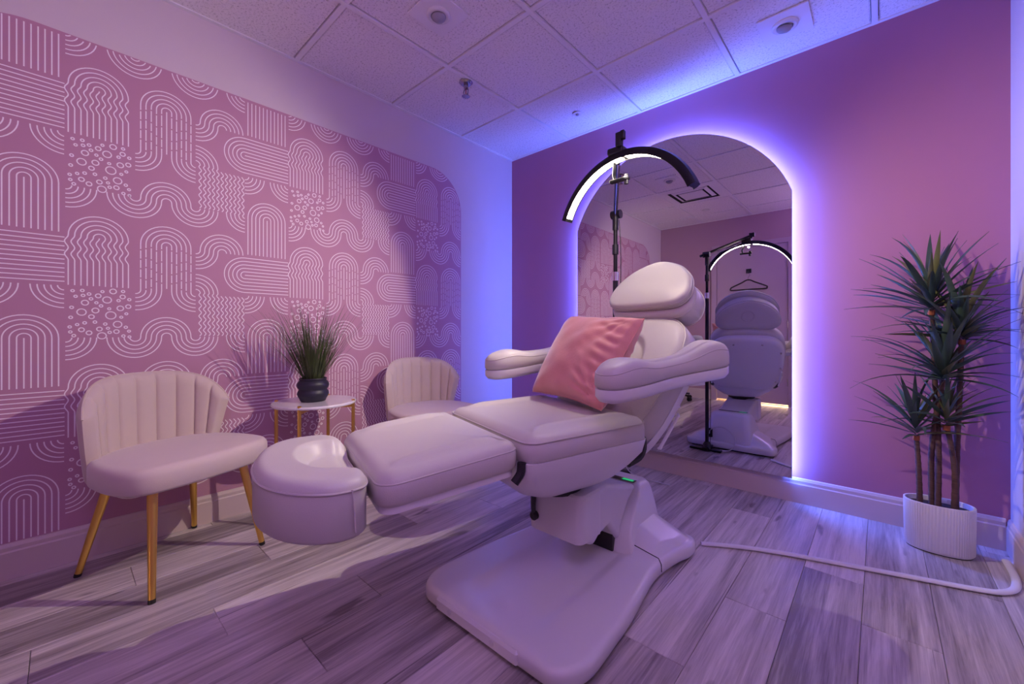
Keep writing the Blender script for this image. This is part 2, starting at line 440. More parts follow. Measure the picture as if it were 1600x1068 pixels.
body = spline([(-0.20, 0, -0.085), (-0.21, 0, -0.105), (-0.19, 0, -0.12), (0, 0, -0.12), (0.19, 0, -0.12), (0.21, 0, -0.105), (0.20, 0, -0.085), (0.08, 0, -0.03), (0.03, 0, -0.002), (0, 0, 0.004), (-0.03, 0, -0.002), (-0.08, 0, -0.03), (-0.2, 0, -0.085)], 5)
tube(body, 0.0100, sy=0.8).build('hanger_body', M_black, hg)
tube(spline([(0, 0, 0.0), (0, 0, 0.04), (0.018, 0, 0.06), (0.012, 0, 0.085), (-0.006, 0, 0.092), (-0.02, 0, 0.08)], 5), 0.0025).build('wire_hook', M_chrome, hg)
# wall switch seen in the mirror
sw = empty('light_switch', (0.545, RY, 1.23), 0, 'white light switch on the wall beside the door, seen in the mirror', 'switch')
box(-0.036, 0.036, 0, 0.006, -0.058, 0.058).build('cover_plate', M_shell, sw, bevel=0.002)
box(-0.014, 0.014, 0.006, 0.010, -0.03, 0.03).build('rocker', M_shell2, sw, bevel=0.001)

# ------------------------------------------------------------------ mural on the left wall
MY0, MY1, MZ0, MZ1, MR = -3.05, -0.598, 0.1345, 2.135, 0.28
def mural_inside(y, z, e=0.0):
    if y < MY0 + e or y > MY1 - e or z > MZ1 - e or z < MZ0: return False
    cz_ = MZ1 - MR
    for cy_, sgn in ((MY0 + MR, -1), (MY1 - MR, 1)):
        if z > cz_ and (y - cy_) * sgn > 0 and math.hypot(y - cy_, z - cz_) > MR - e: return False
    return True
out = [(MY0, MZ0), (MY1, MZ0)]
for k in range(17): a = PI / 2 * k / 16; out.append((MY1 - MR + MR * math.cos(a), MZ1 - MR + MR * math.sin(a)))
for k in range(17): a = PI / 2 + PI / 2 * k / 16; out.append((MY0 + MR + MR * math.cos(a), MZ1 - MR + MR * math.sin(a)))
vs = [(0.0, y, z) for y, z in out] + [(0.0015, y, z) for y, z in out]; n = len(out)
mural = MB().add(vs, [tuple(range(n)), tuple(range(n, 2 * n))] + [(k, (k + 1) % n, n + (k + 1) % n, n + k) for k in range(n)]).build('wall_mural', M_mural, smooth=False)
tag(mural, 'pink wall mural with pale arches, waves and rings, rounded top corners', 'mural')

LS = 0.0178
lines = MB()
def ribbon(pts, wd=0.0040):
    run = []
    def flush():
        if len(run) > 1:
            vs = []; m = len(run)
            for i, p in enumerate(run):
                a = Vector(run[max(i - 1, 0)]); b = Vector(run[min(i + 1, m - 1)]); t = (b - a)
                if t.length < 1e-9: t = Vector((1, 0))
                t.normalize(); nx, nz_ = -t.y * wd / 2, t.x * wd / 2
                vs.append((0.0021, p[0] + nx, p[1] + nz_)); vs.append((0.0021, p[0] - nx, p[1] - nz_))
            lines.add(vs, [(2 * i, 2 * i + 1, 2 * i + 3, 2 * i + 2) for i in range(m - 1)])
        run.clear()
    for p in pts:
        if mural_inside(p[0], p[1], 0.003): run.append(p)
        else: flush()
    flush()
def seg(x0, z0, x1, z1, step=0.02):
    n = max(1, int(math.hypot(x1 - x0, z1 - z0) / step)); return [(x0 + (x1 - x0) * k / n, z0 + (z1 - z0) * k / n) for k in range(n + 1)]
def arc(cx, cz_, r, a0, a1):
    n = max(4, int(abs(a1 - a0) / 9)); return [(cx + r * math.cos(rad(a0 + (a1 - a0) * k / n)), cz_ + r * math.sin(rad(a0 + (a1 - a0) * k / n))) for k in range(n + 1)]
def wave(x, z0, z1, amp, per, ph=0):
    n = int(abs(z1 - z0) / 0.004); return [(x + amp * math.sin(2 * PI * (z0 + (z1 - z0) * k / n - ph) / per), z0 + (z1 - z0) * k / n) for k in range(n + 1)]
rr_ = random.Random(11)
rings = []
for _ in range(900):
    r = rr_.choice([0.0155, 0.013, 0.010, 0.008, 0.005, 0.0045])
    x_, z_ = rr_.uniform(0.008, 0.188), rr_.uniform(-0.415, -0.212)
    if x_ - r < 0.0 or x_ + r > 0.194 or z_ + r > -0.206 or z_ - r < -0.425: continue
    if all(math.hypot(x_ - a, z_ - b) > r + q + 0.008 for a, b, q in rings): rings.append((x_, z_, r))
    if len(rings) > 46: break
def cell(ox, oz):
    P = lambda pts: ribbon([(ox + a, oz + b) for a, b in pts])
    # wavy arch
    def wx(z): return -0.010 * (0.5 - 0.5 * math.cos(2 * PI * z / 0.051)) if -0.102 < z < 0 else 0
    for s in range(1, 6):
        r = LS * s; pts = []
        left = [(0.093 - r + wx(-k * 0.004 - 0.002), -k * 0.004 - 0.002) for k in range(51)]
        right = [(0.093 + r + wx(-k * 0.004 - 0.002), -k * 0.004 - 0.002) for k in range(51)]
        P(left[::-1] + arc(0.093, 0, r, 180, 0) + right)
    P([(0.093 + wx(-k * 0.004), -k * 0.004) for k in range(51)])
    for (a, b, r) in rings: P(arc(a, b, r, 0, 360))
    for s in range(1, 6):
        r = LS * s
        P(arc(-0.004, -0.416, r, 0, -90)); P(arc(-0.007, -0.206, r, 180, 270)); P(arc(0.622, -0.206, r, 0, -90))
        # river: U, arch, U
        P(arc(0.204, -0.416, r, 180, 360) + arc(0.3108, -0.416, 6 * LS - r, 180, 0) + arc(0.4176, -0.416, r, 180, 360))
        # dashed arch
        for sg in (-1, 1):
            x_ = 0.3108 + sg * r; zz = 0.0
            ph = (s * 0.37) % 1 * 0.02; z_ = -0.008 - ph
            P(seg(x_, 0, x_, z_))
            while z_ > -0.195:
                L_ = 0.042 if (s + int(z_ * 100)) % 2 else 0.055
                z2 = max(z_ - L_, -0.206); P(seg(x_, z_ - 0.006, x_, z2)); z_ = z2
        P(arc(0.3108, 0, r, 180, 0))
        P(arc(0.204, -0.206, r, 0, -90)); P(arc(0.4176, -0.206, r, 180, 270))
        # small S
        P(arc(0.4176, 0.0, r, -90, 0) + arc(0.5244, 0, 6 * LS - r, 180, 0))
        # quarter arch into waves
        P(arc(0.4176, -0.206, r, 90, 0) + wave(0.4176 + r, -0.21, -0.412, 0.005, 0.034, -0.206) )
        P(wave(0.5244 + r, -0.215, -0.412, 0.005, 0.034, -0.206) + arc(0.622, -0.416, 0.622 - 0.5244 - r if s < 5 else 0.009, 180, 270))
        # upright arch
        P(seg(0.725 - r, -0.61, 0.725 - r, -0.416) + arc(0.725, -0.416, r, 180, 0) + seg(0.725 + r, -0.416, 0.725 + r, -0.61))
        # pill
        P(seg(0.83, -0.1 + r, 0.622, -0.1 + r) + arc(0.622, -0.1, r, 90, 270) + seg(0.622, -0.1 - r, 0.83, -0.1 - r))
    P(seg(0.3108, 0.0, 0.3108, -0.195)); P(wave(0.5244, -0.215, -0.412, 0.005, 0.034, -0.206))
    P(seg(0.725, -0.416, 0.725, -0.61)); P(seg(0.622, -0.1, 0.83, -0.1))
for ix in range(-1, 3):
    for iz in range(-2, 2): cell(-2.684 + 0.836 * ix, 1.94 + 0.618 * iz)
pl = lines.build('printed_lines', M_line, mural, smooth=False)
tag(pl, 'pale printed line pattern', kind='stuff')
# flat print: seen from the room side
for p in pl.data.polygons: pass

# ------------------------------------------------------------------ arched mirror with halo
AX0, AX1, AZ0, AZS, AZT = 0.722, 2.086, 0.138, 1.695, 2.182
def arch(ins, nn=40):
    x0, x1, z0 = AX0 + ins, AX1 - ins, AZ0
    cx = (x0 + x1) / 2; hw = (AX1 - AX0) / 2; rise = AZT - AZS; R = (hw * hw + rise * rise) / (2 * rise); cz_ = AZT - R; R -= ins
    a0 = math.acos((hw - ins) / R); pts = [(x0, z0), (x1, z0)]
    for k in range(nn + 1):
        a = a0 + (PI - 2 * a0) * k / nn; pts.append((cx + R * math.cos(a), cz_ + R * math.sin(a)))
    return pts
def extrude_y(pts, y0, y1, mb=None):
    n = len(pts); mb = mb or MB()
    return mb.add([(x_, y0, z_) for x_, z_ in pts] + [(x_, y1, z_) for x_, z_ in pts], [tuple(range(n)), tuple(range(n, 2 * n))] + [(k, (k + 1) % n, n + (k + 1) % n, n + k) for k in range(n)])
mir = empty('arched_mirror', ((AX0 + AX1) / 2, -0.03, AZ0), 0, 'tall arched wall mirror with a glowing blue backlit edge', 'mirror')
mo = Vector(mir.location)
def rel(o, e):
    o.parent = e; o.matrix_parent_inverse = Matrix.Identity(4)
    o.data.transform(Matrix.Translation(-Vector(e.location))); return o
rel(extrude_y(arch(0.0), -0.052, -0.048).build('mirror_glass', M_mirror, smooth=False), mir)
rel(extrude_y(arch(0.0015), -0.048, -0.044).build('edge_frame', mat('mirror_edge', (0.7, 0.7, 0.75), 0.3, metal=0.8), smooth=False), mir)
rel(extrude_y(arch(0.021), -0.044, 0.0).build('backing', M_shell2, smooth=False), mir)
a_ = arch(0.018); mb = MB(); n = len(a_)
idx = list(range(1, n)) + [0]
vs = []
for k in idx: vs += [(a_[k][0], -0.038, a_[k][1]), (a_[k][0], -0.020, a_[k][1])]
mb.add(vs, [(2 * k, 2 * k + 1, 2 * k + 3, 2 * k + 2) for k in range(len(idx) - 1)])
rel(mb.build('led_strip', M_led, smooth=False), mir)

# ------------------------------------------------------------------ ceiling fittings
def downlight(x_, y_, label, tilt):
    t = empty('downlight', (x_, y_, RH), 0, label, 'ceiling light', 'recessed ceiling spots')
    box(-0.075, 0.075, -0.075, 0.075, -0.005, 0.001).build('mounting_plate', M_bar, t, smooth=False, bevel=0.001)
    lathe([(0.024, -0.005), (0.040, -0.005), (0.040, -0.010), (0.034, -0.014), (0.026, -0.013), (0.024, -0.006)]).build('trim_ring', M_shell, t)
    o = lathe([(0.0, -0.030), (0.012, -0.029), (0.021, -0.022), (0.025, -0.010), (0.022, -0.004), (0.0, -0.004)]).build('lamp_head', M_grey, t)
    o.rotation_euler = (tilt, tilt * 0.6, 0)
    t.scale = (1.4, 1.4, 1.25)
    return t
downlight(0.873, -1.49, 'recessed ceiling spot nearest the patterned wall, tilted grey lens', 0.2)
downlight(2.09, -0.30, 'recessed ceiling spot above the pink wall, right of the mirror arch', 0.5)
t = empty('ceiling_sensor', (0.874, -0.288, RH - 0.001), 0, 'small white round sensor on the ceiling tile near the far corner', 'sensor')
lathe([(0.0, -0.0005), (0.030, -0.0005), (0.030, -0.004), (0.018, -0.007), (0.0, -0.008)]).build('cover', M_shell, t)
lathe([(0.0, -0.016), (0.008, -0.015), (0.013, -0.008), (0.013, -0.006), (0.0, -0.006)]).build('lens', M_grey, t)
t = empty('ceiling_sensor', (0.822, -2.806, RH), 0, 'small white round sensor on the ceiling above the door side, seen in the mirror', 'sensor')
lathe([(0.0, -0.0005), (0.045, -0.0005), (0.045, -0.006), (0.02, -0.012), (0.0, -0.013)]).build('cover', M_shell, t)
t = empty('fire_sprinkler', (0.567, -1.046, RH), 0, 'chrome fire sprinkler hanging from the ceiling tile', 'sprinkler')
lathe([(0.0, 0.001), (0.032, 0.001), (0.033, -0.004), (0.024, -0.012), (0.014, -0.013), (0.0, -0.013)]).build('escutcheon', M_chrome, t)
lathe([(0.0, -0.012), (0.011, -0.012), (0.011, -0.03), (0.008, -0.034), (0.0, -0.034)], 12).build('body', M_chrome, t)
for s in (-1, 1):
    tube([(s * 0.007, 0, -0.030), (s * 0.017, 0, -0.042), (s * 0.014, 0, -0.058), (s * 0.003, 0, -0.066)], 0.0028, n=6).build('frame_arm', M_chrome, t)
tube([(0, 0, -0.034), (0, 0, -0.062)], 0.0025, n=6).build('glass_bulb', mat('red_bulb', (0.3, 0.02, 0.02), 0.2), t)
o = lathe([(0.0, -0.066), (0.018, -0.066), (0.019, -0.069), (0.0, -0.070)], 20, mod=lambda a, z: 1 + 0.12 * math.cos(10 * a)).build('deflector', M_chrome, t)
for o in [x for x in C.objects if x.name == 'fire_sprinkler']:
    o.scale = (1.25, 1.25, 1.3)
    for q in o.children:
        if not q.name.startswith('glass'): q.data.materials[0] = mat('aged_chrome', (0.38, 0.36, 0.42), 0.22, metal=1.0)
# supply vent in its own grid bay
vx, vy = (GX[1] + GX[2]) / 2, (GY[3] + GY[4]) / 2; hs = 0.292
t = empty('ceiling_vent', (vx, vy, RH), 0, 'square ceiling air vent with nested dark slots, seen in the mirror', 'air vent')
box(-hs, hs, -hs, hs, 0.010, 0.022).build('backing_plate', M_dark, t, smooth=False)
def sqring(a, b, z0, z1):
    vs = [(sx * q, sy * q, z) for (q, z) in ((a, z0), (b, z1), (b, z1 + 0.003), (a, z0 + 0.003)) for sx, sy in ((-1, -1), (1, -1), (1, 1), (-1, 1))]
    fs = []
    for q in range(4):
        for k in range(4): fs.append((q * 4 + k, q * 4 + (k + 1) % 4, ((q + 1) % 4) * 4 + (k + 1) % 4, ((q + 1) % 4) * 4 + k))
    return MB().add(vs, fs)
sqring(hs, 0.215, 0.0, -0.004).build('frame', M_bar, t, smooth=False)
sqring(0.185, 0.150, 0.004, -0.008).build('louver', M_bar, t, smooth=False)
box(-0.125, 0.125, -0.125, 0.125, -0.006, -0.003).build('centre_plate', M_bar, t, smooth=False)

# ------------------------------------------------------------------ treatment chair
TH = rad(16.5); OX, OY = 1.532, -1.427
ud = Vector((math.sin(TH), math.cos(TH))); vd = Vector((math.cos(TH), -math.sin(TH)))
tc_ = empty('treatment_chair', (OX, OY, 0), 0, 'white leather reclining treatment chair on a wide white base', 'chair')
def ch(u_, v_, z_): return (ud.x * u_ + vd.x * v_, ud.y * u_ + vd.y * v_, z_)
def wd_(X, Y, z_): return (X - OX, Y - OY, z_)

# base (square to the room)
BX = 1.552
def bt(a, b, h): return (BX + a - OX, b - OY, h)
half = [(0.0, -1.865), (0.20, -1.865), (0.262, -1.860), (0.300, -1.832), (0.325, -1.77), (0.322, -1.66), (0.310, -1.50), (0.290, -1.36), (0.278, -1.26), (0.280, -1.17), (0.298, -1.06), (0.318, -0.99), (0.316, -0.925), (0.285, -0.893), (0.22, -0.885), (0.0, -0.885)]
hs_ = spline(half, 5)
bo = hs_ + [(-a, b) for a, b in reversed(hs_[1:-1])]
def base_lift(a, b):
    return 0.0
def base_top(a, b):
    # rear flank rises towards the tower, front plate dips in the middle
    f = ss(-1.235, -1.12, b)
    h = f * (0.010 + 0.085 * max(0.0, min(1.0, (0.30 - abs(a)) / 0.17)))
    h *= 1 - 0.5 * ss(-0.99, -0.89, b)
    d = -0.010 * (1 - f) * (1 - ss(0.12, 0.17, abs(a))) * ss(-1.83, -1.72, b)
    return h + d
prof = [(0.03, 0.012), (0.006, 0.014), (0.0, 0.022), (0.0, 0.048)] + [(0.020 * (1 - math.cos(PI / 2 * k / 4)), 0.048 + 0.018 * math.sin(PI / 2 * k / 4)) for k in range(1, 5)]
base = pad(bo, prof, bt, top=base_top, rings=34, center=(0, -1.36)).build('base', M_shell, tc_, angle=50)
pad(inset(bo, 0.035), [(0, 0.0), (0, 0.013)], bt, rings=3, center=(0, -1.36)).build('base_gap_shade', M_black, tc_)  # black layer painting in the shadow gap under the base
# front lip step on the base
mb = MB(); pad(rrect(-0.20, 0.155, -1.872, -1.84, 0.008, 4), [(0.004, 0.018), (0, 0.022), (0, 0.050), (0.006, 0.058)], bt, rings=3, mb=mb)
mb.build('front_lip', M_shell, base)
for xx in (-0.13, 0.06):
    lathe([(0.0, 0), (0.009, 0), (0.009, 0.002), (0.0, 0.0022)], 16, T=lambda x, y, z: bt(xx + x, -1.872 - z, 0.038 + y)).build('screw_cap', M_shell2, base)

# tower at the rear of the base
def loft(sections, mb=None):
    """sections: list of closed loops with the same count"""
    mb = mb or MB(); n = len(sections[0]); vs = [p for s in sections for p in s]; fs = []
    for i in range(len(sections) - 1):
        for k in range(n): fs.append((i * n + k, i * n + (k + 1) % n, (i + 1) * n + (k + 1) % n, (i + 1) * n + k))
    fs += [tuple(range(n)), tuple((len(sections) - 1) * n + k for k in range(n))]
    return mb.add(vs, fs)
# column housing: cross-sections in x, swept through height
secs = []
for (z_, xh, yf, yr, r) in ((0.06, 0.180, -1.225, -0.895, 0.05), (0.10, 0.170, -1.215, -0.90, 0.05), (0.14, 0.162, -1.195, -0.905, 0.05), (0.19, 0.154, -1.155, -0.915, 0.05), (0.24, 0.147, -1.10, -0.93, 0.05), (0.268, 0.140, -1.072, -0.945, 0.045), (0.282, 0.130, -1.060, -0.958, 0.04), (0.287, 0.117, -1.052, -0.972, 0.03)):
    secs.append([bt(a, b, z_) for a, b in rrect(-xh, xh, yf, yr, (0.012, 0.012, r, r), 5)])
loft(secs).build('tower_cover', M_shell, tc_, angle=40)
for s in (-1, 1):
    pts = [bt(s * a, -1.19, 0.0675 + base_top(s * a, -1.19)) for a in (0.13, 0.17, 0.21, 0.25, 0.268)] + [bt(s * 0.278, -1.19, 0.058), bt(s * 0.2795, -1.19, 0.03)]
    tube(pts, 0.0016, n=6).build('cover_joint', M_black, base)
# lift arm housing between tower and seat
def side_prism(pts, a0, a1, T, r=0.012):
    """polygon in (y,z), extruded in x from a0 to a1 with chamfered sides"""
    o = []
    ctr = (sum(p[0] for p in pts) / len(pts), sum(p[1] for p in pts) / len(pts))
    for (a, q) in ((a0, r), (a0 + r, 0), (a1 - r, 0), (a1, r)):
        L_ = inset(pts, q) if q else pts
        o.append([T(a, b, c) for b, c in L_])
    return loft(o)
arm = [(-1.475, 0.19), (-1.40, 0.150), (-1.36, 0.170), (-1.29, 0.185), (-1.21, 0.10), (-1.185, 0.15), (-1.12, 0.23), (-1.06, 0.28), (-1.30, 0.345), (-1.475, 0.345)]
side_prism(arm, -0.115, 0.115, bt).build('lift_arm_cover', M_shell2, tc_, smooth=False, bevel=0.006)
# rounded front of the arm housing
secs = []
for (z_, q) in ((0.180, 0.012), (0.188, 0.0), (0.345, 0.0), (0.352, 0.008)):
    secs.append([bt(a, b, z_ - 0.018 * (1 - abs(a) / 0.13) * (1 if z_ < 0.2 else 0)) for a, b in inset(rrect(-0.122, 0.122, -1.49, -1.36, (0.03, 0.03, 0.01, 0.01), 6), q)])
loft(secs).build('front_housing', M_shell2, tc_, angle=40)
box(-0.10, 0.10, -1.235, -1.20, 0.06, 0.20, T=bt).build('arm_slot', M_black, tc_)
# green indicator slot on the tower top
o = box(-0.10, 0.108, -1.063, -1.035, 0.2865, 0.2885, T=bt).build('indicator_slot', M_black, tc_)
o2 = box(0.05, 0.10, -1.058, -1.040, 0.2885, 0.2893, T=bt).build('indicator_light', M_green, o); o2['label'] = 'green lit end'
# lever
lv = lathe([(0.0, -0.004), (0.017, -0.004), (0.017, 0.014), (0.012, 0.018), (0.0, 0.018)], 16, T=lambda x, y, z: bt(-0.085 + x, -1.49 - z, 0.235 + y)).build('lever', M_black, tc_)
tube([bt(-0.085, -1.500, 0.235), bt(-0.086, -1.503, 0.27), bt(-0.084, -1.503, 0.315)], [0.008, 0.009, 0.011], n=10).build('lever_arm', M_black, lv)
# swivel disc and seat hull
lathe([(0.0, 0.345), (0.10, 0.345), (0.105, 0.36), (0.10, 0.385), (0.0, 0.385)], 32, T=lambda x, y, z: ch(x - 0.02, y, z)).build('swivel_disc', M_black, tc_)
secs = []
for (z_, u0, u1, vh, r) in ((0.368, -0.15, 0.09, 0.10, 0.05), (0.382, -0.20, 0.115, 0.145, 0.07), (0.42, -0.265, 0.135, 0.20, 0.07), (0.47, -0.315, 0.15, 0.245, 0.05), (0.515, -0.335, 0.165, 0.278, 0.04), (0.56, -0.335, 0.165, 0.288, 0.03)):
    secs.append([ch(a, b, z_ + 0.02 * (a + 0.1)) for a, b in rrect(u0, u1, -vh, vh, r, 6)])
loft(secs).build('seat_hull', M_shell, tc_, angle=50)

# seat cushion
def seat_lift(a, b): return 0.018 * (a + 0.33)
def bolster(hw, w_=0.075, h=0.018, ea=-0.33, eb=0.165):
    return lambda a, b: h * ss(hw - w_ - 0.03, hw - w_ + 0.015, abs(b)) * ss(0.01, 0.12, min(a - ea, eb - a)) - 0.010 * ss(hw - 0.03, hw, abs(b))
so = rrect(-0.335, 0.170, -0.290, 0.290, (0.05, 0.05, 0.05, 0.05), 8, 120)
b_ = bolster(0.29)
pad(so, rim(0.045, 0.545, 0.632, 6), ch, top=lambda a, b: b_(a, b), lift=seat_lift, crown=0.010, rings=24).build('seat_cushion', M_leather, tc_, angle=60)
def piping(outline, d, h, lift=None, r=0.0028, T=ch, part=None, k0=0, k1=None):
    q = inset(outline, d); q = q[k0:k1] if k1 else q
    return tube([T(a, b, h + (lift(a, b) if lift else 0)) for a, b in q], r, closed=(k1 is None), n=6).build('piping', M_piping, part or tc_)
piping(so, 0.004, 0.612, seat_lift)
for s in (-1, 1):
    tube(spline([ch(0.172, s * 0.245, 0.555), ch(0.180, s * 0.24, 0.52), ch(0.165, s * 0.235, 0.49), ch(0.12, s * 0.23, 0.475)], 4), 0.018, n=8).build('hinge_cover', M_black, tc_)
    tube(spline([ch(-0.338, s * 0.262, 0.56), ch(-0.342, s * 0.262, 0.53), ch(-0.36, s * 0.258, 0.505)], 4), 0.013, n=8).build('hinge_cover', M_black, tc_)

# leg cushion
def leg_lift(a, b): return 0.095 * (a + 0.34)
lo_ = rrect(-0.735, -0.345, -0.265, 0.265, (0.055, 0.03, 0.03, 0.055), 8, 120)
b2 = bolster(0.265, 0.07, 0.017, -0.73, -0.35)
pad(lo_, rim(0.040, 0.540, 0.628, 6), ch, top=lambda a, b: b2(a, b), lift=leg_lift, crown=0.008, rings=24).build('leg_cushion', M_leather, tc_, angle=60)
piping(lo_, 0.003, 0.600, leg_lift)
pad(inset(lo_, 0.012), [(0.012, 0.520), (0.0, 0.526), (0.0, 0.545)], ch, lift=leg_lift, rings=4).build('leg_plate', M_shell, tc_)

# foot cushion: horseshoe, open towards the leg cushion
fo = smooth_closed([(-0.749, -0.19), (-0.768, -0.230), (-0.81, -0.250), (-0.90, -0.225), (-0.955, -0.16), (-0.982, -0.06), (-0.985, 0.04), (-0.965, 0.14), (-0.915, 0.215), (-0.84, 0.256), (-0.775, 0.245), (-0.749, 0.205), (-0.745, 0.12), (-0.745, 0.0), (-0.745, -0.12)], 150)
def foot_top(a, b):
    fe = -0.885; w_ = 0.118
    inside = ss(w_ + 0.022, w_ - 0.022, abs(b - 0.02)) if False else (1 - ss(0.72, 1.14, math.hypot(min(0, (a + 0.80)) / 0.085, (b - 0.01) / 0.135)))
    return -0.043 * inside
def foot_lift(a, b): return -0.05 * (a + 0.86)
def footT(a, b, h):
    return ch(a, b, h + foot_top(a, b) * ss(0.545, 0.595, h - foot_lift(a, b)))
pad(fo, rim(0.030, 0.458, 0.598, 7), footT, lift=foot_lift, crown=0.006, rings=40, center=(-0.80, 0.01)).build('foot_cushion', M_leather, tc_, angle=60)
piping(fo, -0.0008, 0.572, foot_lift, T=footT)
tube([ch(-0.79, 0.2545, 0.572), ch(-0.785, 0.2545, 0.52), ch(-0.782, 0.2535, 0.472)], 0.0025, n=6).build('piping', M_piping, tc_)
box(-0.770, -0.70, -0.10, 0.10, 0.490, 0.515, T=ch).build('foot_bracket', M_shell, tc_, bevel=0.004)

# back: inclined pad; local (a = along the slope, b = v, h = normal towards the sitter)
BA = rad(50); bu, bz = math.cos(BA), math.sin(BA)
def bk(a, b, h, u0=0.135, z0=0.595): return ch(u0 + bu * a - bz * h, b, z0 + bz * a + bu * h)
bkout = smooth_closed([(0.0, -0.20), (0.0, 0.0), (0.0, 0.20), (0.02, 0.245), (0.10, 0.262), (0.25, 0.268), (0.38, 0.260), (0.46, 0.232), (0.515, 0.17), (0.534, 0.085), (0.537, 0.0), (0.534, -0.085), (0.515, -0.17), (0.46, -0.232), (0.38, -0.260), (0.25, -0.268), (0.10, -0.262), (0.02, -0.245)], 160)
def back_top(a, b):
    q = math.hypot((a - 0.26) / 0.155 if a > 0.26 else (a - 0.26) / 0.40, b / 0.115)
    d = -0.028 * (1 - ss(0.86, 1.12, q)) + 0.013 * (1 - ss(0.3, 0.95, q))
    return d
pad(bkout, rim(0.045, -0.115, 0.0, 6), bk, top=back_top, crown=0.012, rings=36, center=(0.26, 0)).build('back_cushion', M_leather, tc_, angle=60)
piping(bkout, 0.006, -0.018, T=bk)
shout = smooth_closed([(-0.06, -0.15), (-0.06, 0.0), (-0.06, 0.15), (-0.03, 0.215), (0.08, 0.25), (0.25, 0.258), (0.38, 0.248), (0.455, 0.21), (0.492, 0.14), (0.50, 0.0), (0.492, -0.14), (0.455, -0.21), (0.38, -0.248), (0.25, -0.258), (0.08, -0.25), (-0.03, -0.215)], 128)
sh = pad(shout, [(0.035, -0.160), (0.012, -0.153), (0.0, -0.140), (0.0, -0.112)], bk, rings=4, center=(0.2, 0)).build('back_shell', M_shell, tc_, angle=50)
for (a, b) in ((0.44, -0.09), (0.44, 0.10), (0.36, 0.225), (0.2, 0.235), (0.05, 0.215)):
    lathe([(0.0, -0.166), (0.007, -0.165), (0.008, -0.15), (0.0, -0.15)], 12, T=lambda x, y, z: bk(a + x, b + y, z)).build('screw', M_chrome, sh)
tube([bk(0.02, 0.238, -0.165), bk(0.02, 0.238, -0.171), bk(0.17, 0.246, -0.171), bk(0.17, 0.246, -0.165)], 0.006, n=8).build('side_rail', M_shell, sh)
tube([bk(0.02, -0.238, -0.165), bk(0.02, -0.238, -0.171), bk(0.17, -0.246, -0.171), bk(0.17, -0.246, -0.165)], 0.006, n=8).build('side_rail', M_shell, sh)

# head rest: front face pad and thicker rear cushion
HA = rad(58); hu, hz = math.cos(HA), math.sin(HA)
def hd_(a, b, h, u0=0.440, z0=1.050): return ch(u0 + hu * a - hz * h, b, z0 + hz * a + hu * h)
def dee(s=1.0, top_=0.240, w_=0.213):
    return smooth_closed([(0.0, -w_ * 0.72), (-0.006, 0.0), (0.0, w_ * 0.72), (0.028, w_ * 0.955), (0.075, w_), (0.135, w_ * 0.90), (0.19, w_ * 0.66), (0.225, w_ * 0.34), (top_, 0.0), (0.225, -w_ * 0.34), (0.19, -w_ * 0.66), (0.135, -w_ * 0.90), (0.075, -w_), (0.028, -w_ * 0.955)], 140)
hr = pad(dee(), rim(0.020, -0.040, 0.0, 5), hd_, crown=0.008, rings=16, center=(0.11, 0)).build('head_pad', M_leather, tc_, angle=60)
piping(dee(), 0.001, -0.020, T=hd_, part=hr)
piping(dee(), 0.0, -0.036, T=hd_, part=hr)
def hd2(a, b, h): return hd_(a - 0.028, b, h)
hr2 = pad(dee(top_=0.240, w_=0.213), rim(0.022, -0.150, -0.045, 5), hd2, crown=0.004, rings=12, center=(0.11, 0)).build('head_cushion', M_leather, tc_, angle=60)
piping(dee(top_=0.240, w_=0.213), 0.0, -0.070, T=hd2, part=hr2)
piping(dee(top_=0.240, w_=0.213), -0.001, -0.138, T=hd2, part=hr2)
ring = [hd2(0.115 + 0.042 * math.cos(2 * PI * k / 32), 0.042 * math.sin(2 * PI * k / 32), -0.1505) for k in range(32)]
tube(ring, 0.0035, closed=True, n=6).build('rear_ring', M_piping, hr2)
for s in (-1, 1):
    tube([bk(0.44, s * 0.06, -0.10), hd2(0.03, s * 0.06, -0.12)], 0.009, n=8).build('head_post', M_chrome, tc_)

# arm rests
for s in (-1, 1):
    def at_(a, b, h, s=s): return ch(a, s * (0.352 + b), h)
    ao = smooth_closed([(-0.105, -0.045), (-0.125, 0.0), (-0.108, 0.045), (-0.05, 0.062), (0.04, 0.058), (0.12, 0.047), (0.22, 0.045), (0.32, 0.052), (0.41, 0.058), (0.46, 0.04), (0.475, 0.0), (0.46, -0.04), (0.41, -0.052), (0.32, -0.05), (0.22, -0.048), (0.12, -0.05), (0.04, -0.065), (-0.05, -0.068)], 140)
    def al(a, b): return 0.085 * (a + 0.05)
    def atop(a, b): return 0.024 * math.exp(-((a + 0.03) / 0.075) ** 2) + 0.040 * math.exp(-((a - 0.37) / 0.10) ** 2)
    def alift(a, b): return al(a, b) + 0.0
    # top profile follows a wave: lift blended on the upper rings
    def aT(a, b, h, f=at_):
        k = ss(0.775, 0.825, h - al(a, 0)); return f(a, b, h + k * atop(a, b))
    am = pad(ao, rim(0.028, 0.765, 0.822, 6), aT, lift=alift, crown=0.006, rings=14, center=(0.17, 0.0)).build('arm_cushion', M_leather, tc_, angle=60)
    piping(ao, 0.004, 0.806, alift, T=aT, part=am)
    apl = pad(inset(ao, 0.002), [(0.03, 0.722), (0.010, 0.728), (0.0, 0.742), (0.0, 0.766)], at_, lift=alift, rings=5, center=(0.17, 0)).build('arm_plate', M_shell, tc_, angle=50)
    loft([[at_(a, b, z_) for a, b in rrect(0.27, 0.36, -0.115, 0.02, 0.015, 4)] for z_ in (0.745, 0.77)]).build('arm_bracket', M_shell, tc_)
